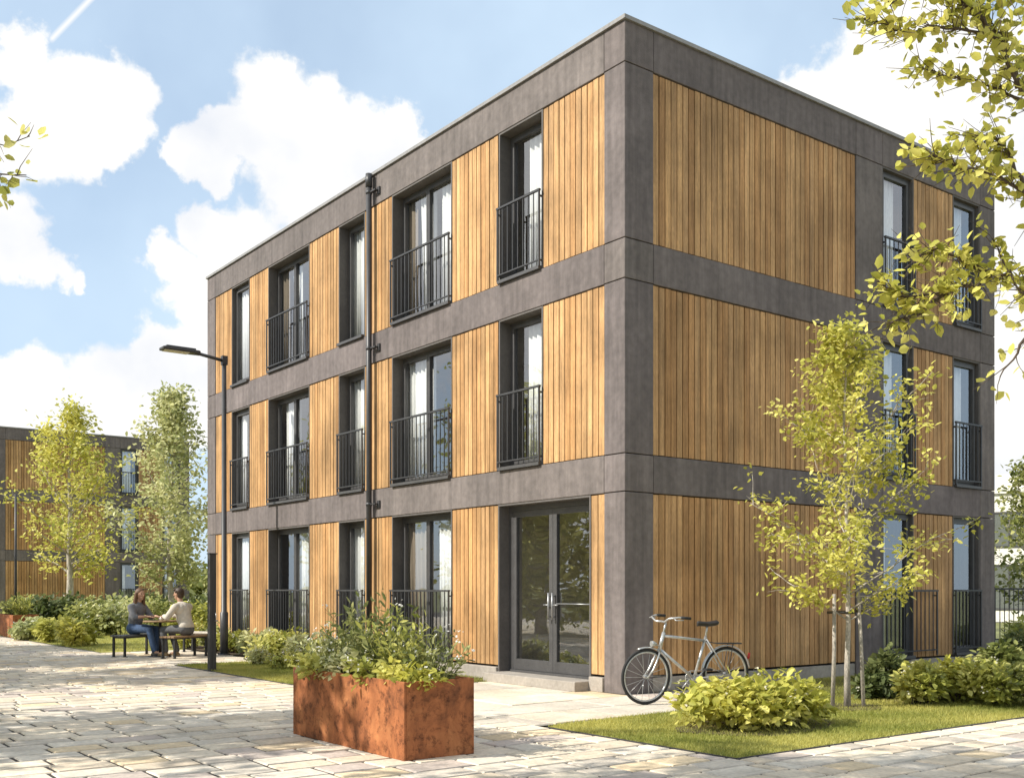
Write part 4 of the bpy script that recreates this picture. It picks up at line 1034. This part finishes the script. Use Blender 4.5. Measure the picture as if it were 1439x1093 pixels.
    for i,s in enumerate((-1,1)):
        h=MB(); a=an[i]; h.capsule(V((a.x,a.y-.03,.045)),V((a.x+s*.012,a.y+.15,.036)),.042,.034); h.capsule(a+V((0,0,-.01)),V((a.x,a.y,.05)),.042,.042)
        h.capsule(V((a.x+s*.012,a.y+.08,.04)),V((a.x+s*.015,a.y+.16,.034)),.040,.032)
        so_=remeshed('shoe',h,M[shoem],r,.009,3)
        q=MB(); q.box(a.x-.04+s*.008,a.x+.04+s*.008,a.y-.07,a.y+.19,0.0,.018); q.build('sole',M['sole'],so_,bevel=.008)
    # hair
    h=MB(); h.ellipsoid(hc+V((0,0,.045))-ft*.018,(.088,.098,.092))
    h.ellipsoid(hc+V((0,0,.0))-ft*.045,(.08,.065,.09))
    if female:
        for k in range(9):
            a=PI*(.02+.96*k/8); q=hc+fs*math.cos(a)*.078-ft*(math.sin(a)*.075)+V((0,0,.03)); z=-.39-.05*math.sin(k*2.1)
            m=q+V((0,0,-.16))-ft*.022+fs*math.cos(a)*.015; h.capsule(q,m,.03,.034); h.capsule(m,m+V((0,0,z+.16))+ft*(.01)+fs*math.cos(a)*.02,.034,.018)
    else:
        for k in range(7):
            a=-.9+1.8*k/6; q=hc+ft*(.075*math.cos(a))+fs*.08*math.sin(a)+V((0,0,.09)); h.capsule(hc+V((0,0,.1)),q,.035,.022)
        for s in (-1,1): h.capsule(hc+fs*s*.078-ft*.005+V((0,0,.06)),hc+fs*s*.078-ft*.012+V((0,0,.015)),.018,.01)
    # keep the face clear of hair
    remeshed('hair',h,M[hairm],r,.008,2)
    return r
person((WP.x,WP.y,0),ang-PI/2,'woman with long brown hair in grey shirt and jeans on the dark bench','grey_knit','denim','brown_hair','shoe',True,1.06,.03,head_turn=.25)
person((MP.x,MP.y,0),ang+PI/2,'short haired man in cream sweater and grey trousers on the brown bench','cream_knit','grey_cloth','dark_hair','tan_shoe',False,1.07,.045,head_turn=-.1)

# ------------------------------------------------------------------ bicycle (local +X forward)
def bicycle(front, rear, label):
    d=(front-rear); yaw=math.atan2(d.y,d.x); base=d.length; k=base/1.13
    r=empty('bicycle',tuple(rear),yaw,k); tag(r,label,'bicycle')
    r.rotation_euler=(math.radians(-2),0,yaw)
    V=Vector; Rw=.335; rh=V((0,0,Rw)); fh=V((1.13,0,Rw)); bb=V((.46,0,.29)); seat=V((.30,0,.80)); ht=V((.90,0,.84)); hb=V((.945,0,.66))
    f=MB(); tb=.0165
    f.tube([seat,bb],tb,10); f.tube([seat-V((-.012,0,.05)),ht-V((0,0,.02))],tb,10); f.tube([hb,bb],.018,10); f.tube([ht+V((-.005,0,.02)),hb-V((-.008,0,.02))],.022,12)
    f.tube([bb-V((0,.03,0)),bb+V((0,.03,0))],.025,12)
    for s in (-1,1):
        f.tube([bb+V((-.02,s*.025,0)),rh+V((0,s*.055,0))],.010,8); f.tube([seat+V((0,s*.018,-.03)),rh+V((0,s*.055,0))],.009,8)
    fo=f.build('frame',M['chrome'],r)
    k_=MB()
    k_.tube([hb+V((.006,0,0)),hb+V((.02,0,-.05))],.02,10)
    for s in (-1,1): k_.tube([hb+V((.02,s*.03,-.04)),V((1.02,s*.05,.50)),V((1.06,s*.05,.42)),fh+V((0,s*.05,0))],[.014,.012,.011,.009],8)
    k_.build('fork',M['chrome'],r)
    hbm=MB(); st_=ht+V((-.03,0,.14)); hbm.tube([ht,st_],.013,10); hbm.tube([st_,st_+V((.05,0,.012))],.013,8); c=st_+V((.05,0,.012))
    side=[V((.0,0,0)),V((.03,.10,.0)),V((.03,.20,.045)),V((-.06,.27,.06)),V((-.20,.29,.05))]
    for s in (-1,1): hbm.tube([c+V((p.x,p.y*s,p.z)) for p in side],.0115,8)
    ho=hbm.build('handlebar',M['chrome'],r)
    for s in (-1,1):
        g=MB(); g.tube([c+V((-.09,.273*s,.06)),c+V((-.215,.292*s,.049))],.017,10); g.build('grip',M['rubber'],ho)
        g=MB(); g.tube([c+V((-.02,.245*s,.045)),c+V((-.0,.30*s,.03)),c+V((-.10,.32*s,.03))],.006,6); g.build('brake_lever',M['chrome'],ho)
    sd=MB(); s0=seat+V((-.02,0,.165))
    prof=[(-.135,.03,.012),(-.12,.075,.010),(-.06,.082,.0),(0,.05,-.004),(.07,.027,.0),(.13,.022,.004),(.148,.012,.0)]
    nrow=10; base_=len(sd.v)
    for (x,hw,z) in prof:
        for j in range(nrow):
            a=2*PI*j/nrow; sd.v.append(tuple(s0+V((x,hw*math.cos(a),z+(.022 if math.sin(a)>0 else .042)*math.sin(a)-.0))))
    for i in range(len(prof)-1):
        for j in range(nrow): sd.face((base_+i*nrow+j,base_+i*nrow+(j+1)%nrow,base_+(i+1)*nrow+(j+1)%nrow,base_+(i+1)*nrow+j),0,(1,1,1),True)
    sd.face(tuple(base_+j for j in reversed(range(nrow)))); sd.face(tuple(base_+(len(prof)-1)*nrow+j for j in range(nrow)))
    sdo=sd.build('saddle',M['leather'],r)
    q=MB(); q.tube([seat,seat+V((-.02,0,.14))],.013,8); q.build('seat_post',M['chrome'],sdo)
    for h in (fh,rh):
        wl=MB(); wl.tube([h+V((0,-.04,0)),h+V((0,.04,0))],.024,12); wl.tube([h+V((0,-.062,0)),h+V((0,.062,0))],.009,8); wo=wl.build('wheel',M['chrome'],r)
        t=MB(); t.torus(h,Rw-.018,.018,n=64,k=10); t.build('tyre',M['rubber'],wo)
        t=MB(); t.torus(h,Rw-.042,.012,n=64,k=8); t.build('rim',M['chrome'],wo)
        t=MB()
        for i in range(18):
            a=i*2*PI/18; s=1 if i%2 else -1; a2=a+.5*(1 if (i//2)%2 else -1)
            t.tube([h+V((.02*math.cos(a2),s*.03,.02*math.sin(a2))),h+V(((Rw-.045)*math.cos(a),0,(Rw-.045)*math.sin(a)))],.0026,4)
        t.build('spokes',M['chrome'],wo)
    def guard(h,a0,a1,n=22):
        g=MB(); hw=.026; b0=len(g.v)
        for i in range(n+1):
            a=a0+(a1-a0)*i/n
            for y,rr in ((-hw,Rw+.012),(-hw*.5,Rw+.022),(hw*.5,Rw+.022),(hw,Rw+.012)): g.v.append((h.x+rr*math.cos(a),y,h.z+rr*math.sin(a)))
        for i in range(n):
            for j in range(3): g.face((b0+i*4+j,b0+i*4+j+1,b0+i*4+5+j,b0+i*4+4+j),0,(1,1,1),True)
        o=g.build('mudguard',M['chrome'],r); m=o.modifiers.new('Solidify','SOLIDIFY'); m.thickness=.002; return o
    guard(fh,math.radians(70),math.radians(205)); guard(rh,math.radians(8),math.radians(170))
    ra=MB(); z=Rw+.41-.335+.29
    for s in (-1,0,1): ra.tube([V((.16,s*.045,.715)),V((-.02,s*.05,.71)),V((-.20,s*.045,.705))],.006,6)
    for x in (.14,.02,-.10,-.19): ra.tube([V((x,-.05,.712)),V((x,.05,.712))],.005,6)
    for s in (-1,1): ra.tube([V((-.06,s*.055,.71)),rh+V((0,s*.058,0))],.006,6)
    ra.tube([V((.16,0,.715)),seat+V((-.01,0,-.06))],.006,6); ra.build('rack',M['black_metal'],r)
    cr=MB(); cr.torus(bb+V((0,-.045,0)),.09,.006,n=32,k=6)
    for i in range(5): a=i*2*PI/5; cr.tube([bb+V((0,-.045,0)),bb+V((.09*math.cos(a),-.045,.09*math.sin(a)))],.006,5)
    cr.tube([bb+V((0,-.07,0)),bb+V((0,.06,0))],.012,8)
    cr.tube([bb+V((0,-.07,0)),bb+V((.11,-.08,-.12))],.009,6); cr.tube([bb+V((0,.06,0)),bb+V((-.11,.07,.12))],.009,6)
    for zz in (.088,-.05): cr.tube([bb+V((0,-.045,zz)),rh+V((0,-.045,zz*.45))],.0045,5)
    co=cr.build('crankset',M['chrome'],r)
    for s,x,zq in ((-1,.11,-.12),(1,-.11,.12)):
        p=MB(); y0=s*.085; p.box(bb.x+x-.045,bb.x+x+.045,min(y0,y0+s*.09),max(y0,y0+s*.09),bb.z+zq-.012,bb.z+zq+.012); p.build('pedal',M['rubber'],co)
    l=MB(); l.tube([hb+V((.05,0,.06)),hb+V((.09,0,.065)),hb+V((.12,0,.065))],[.02,.035,.036],12); l.tube([hb+V((.0,0,.03)),hb+V((.06,0,.06))],.006,6); l.build('headlight',M['chrome'],r)
    l=MB(); l.tube([rh+V((-.315,0,.17)),rh+V((-.335,0,.20)),rh+V((-.345,0,.25))],[.012,.018,.014],8); l.build('tail_light',M['red_plastic'],r)
    l=MB(); l.tube([V((.36,.05,.27)),V((.30,.22,.012))],.009,6); l.build('kickstand',M['black_metal'],r)
    return r
bf=w((907-719.5)/1492*12.95,12.95); br=w((1019-719.5)/1492*13.4,13.4)
bicycle(bf,br,'silver city bicycle with rear rack parked in front of the corner column')

# ------------------------------------------------------------------ right background: white house and fence
hp=w(22.6,43); hy=math.radians(-70)
hs=empty('white_house',tuple(hp),hy); tag(hs,'plain white rendered house glimpsed beyond the right end of the block','house')
b=MB(); b.box(-4.2,9,0,.3,0,5.35); b.box(-4.2,-3.9,.31,8,0,5.35); b.box(8.7,9,.31,8,0,5.35); b.box(-3.9,8.7,7.7,8,0,5.35); b.build('wall',M['white_wall'],hs)
b=MB(); b.box(-4.3,9.1,-.1,8.1,5.36,5.55); b.box(-3.0,7.0,1.5,7,5.56,6.3); b.build('roof',M['white_wall'],hs)
for z0,z1 in ((3.1,4.6),(.5,2.4)):
    for x in (-2.9,-.4,2.1,4.6):
        b=MB(); b.box(x,x+1.3,-.03,-.001,z0,z0+.08); b.box(x,x+.08,-.03,-.001,z0+.08,z1); b.box(x+1.22,x+1.3,-.03,-.001,z0+.08,z1); b.box(x+.08,x+1.22,-.03,-.001,z1-.08,z1); b.box(x+.62,x+.68,-.03,-.001,z0+.08,z1-.08)
        wn=b.build('window',M['frame_metal'],hs); g=MB(); g.quad((x+.08,-.012,z0+.08),(x+1.22,-.012,z0+.08),(x+1.22,-.012,z1-.08),(x+.08,-.012,z1-.08)); g.build('pane',M['dark_pane'] if 'dark_pane' in M else M['frame_metal'],wn)
fp=w(11.7,25.5); fe=empty('metal_fence',tuple(fp),math.radians(-37+8)); tag(fe,'dark metal railing fence in the garden right of the block','fence')
b=MB(); b.box(-2.5,7,-.02,.02,1.38,1.42); b.box(-2.5,7,-.015,.015,.18,.21); b.build('rail',M['dark_metal'],fe)
b=MB()
for i in range(79): x=-2.5+i*.12; b.box(x-.008,x+.008,-.008,.008,.211,1.379)
b.build('bars',M['dark_metal'],fe)
for i in range(5): b=MB(); x=-2.5+i*2.35; b.box(x-.03,x+.03,-.03,.03,0,1.45); b.build('post',M['dark_metal'],fe)
for i,(la,d,rx,h,c,lab) in enumerate(((11.6,23.5,.8,.95,LIME,'leafy bush in front of the railing fence beyond the block'),(12.7,23.0,.8,.8,PALE,'pale bush at the right edge before the railing fence'),(12.3,20.0,.7,.6,MID,'mid green bush at the right edge nearer the block'))):
    p=w(la,d); shrub('fence_bush',(p.x,p.y,0),rx,.6,h,.13,800,c,lab,260+i,group='bushes before the railing fence',flowers=12)
# far line of trees closing the horizon
def wood_line():
    r=np.random.default_rng(9); P=[];CL=[]
    for k in range(170):
        a=r.uniform(-.75,.75); d=r.uniform(120,150); h=r.uniform(3,6); c=w(math.tan(a)*d,d); n=70
        q=r.normal(0,1,(n,3)); q/=np.linalg.norm(q,axis=1)[:,None]; q*=r.random((n,1))**.4
        P.append(np.array([c.x,c.y,h*.55])+q*np.array([3,3,h*.55])); CL.append(np.full(n,r.random()))
    o=leaf_object('distant_trees',np.concatenate(P),1.3,MID,9,clump=np.concatenate(CL)); tag(o,'far line of green trees closing the horizon','trees',kind='stuff')
wood_line()
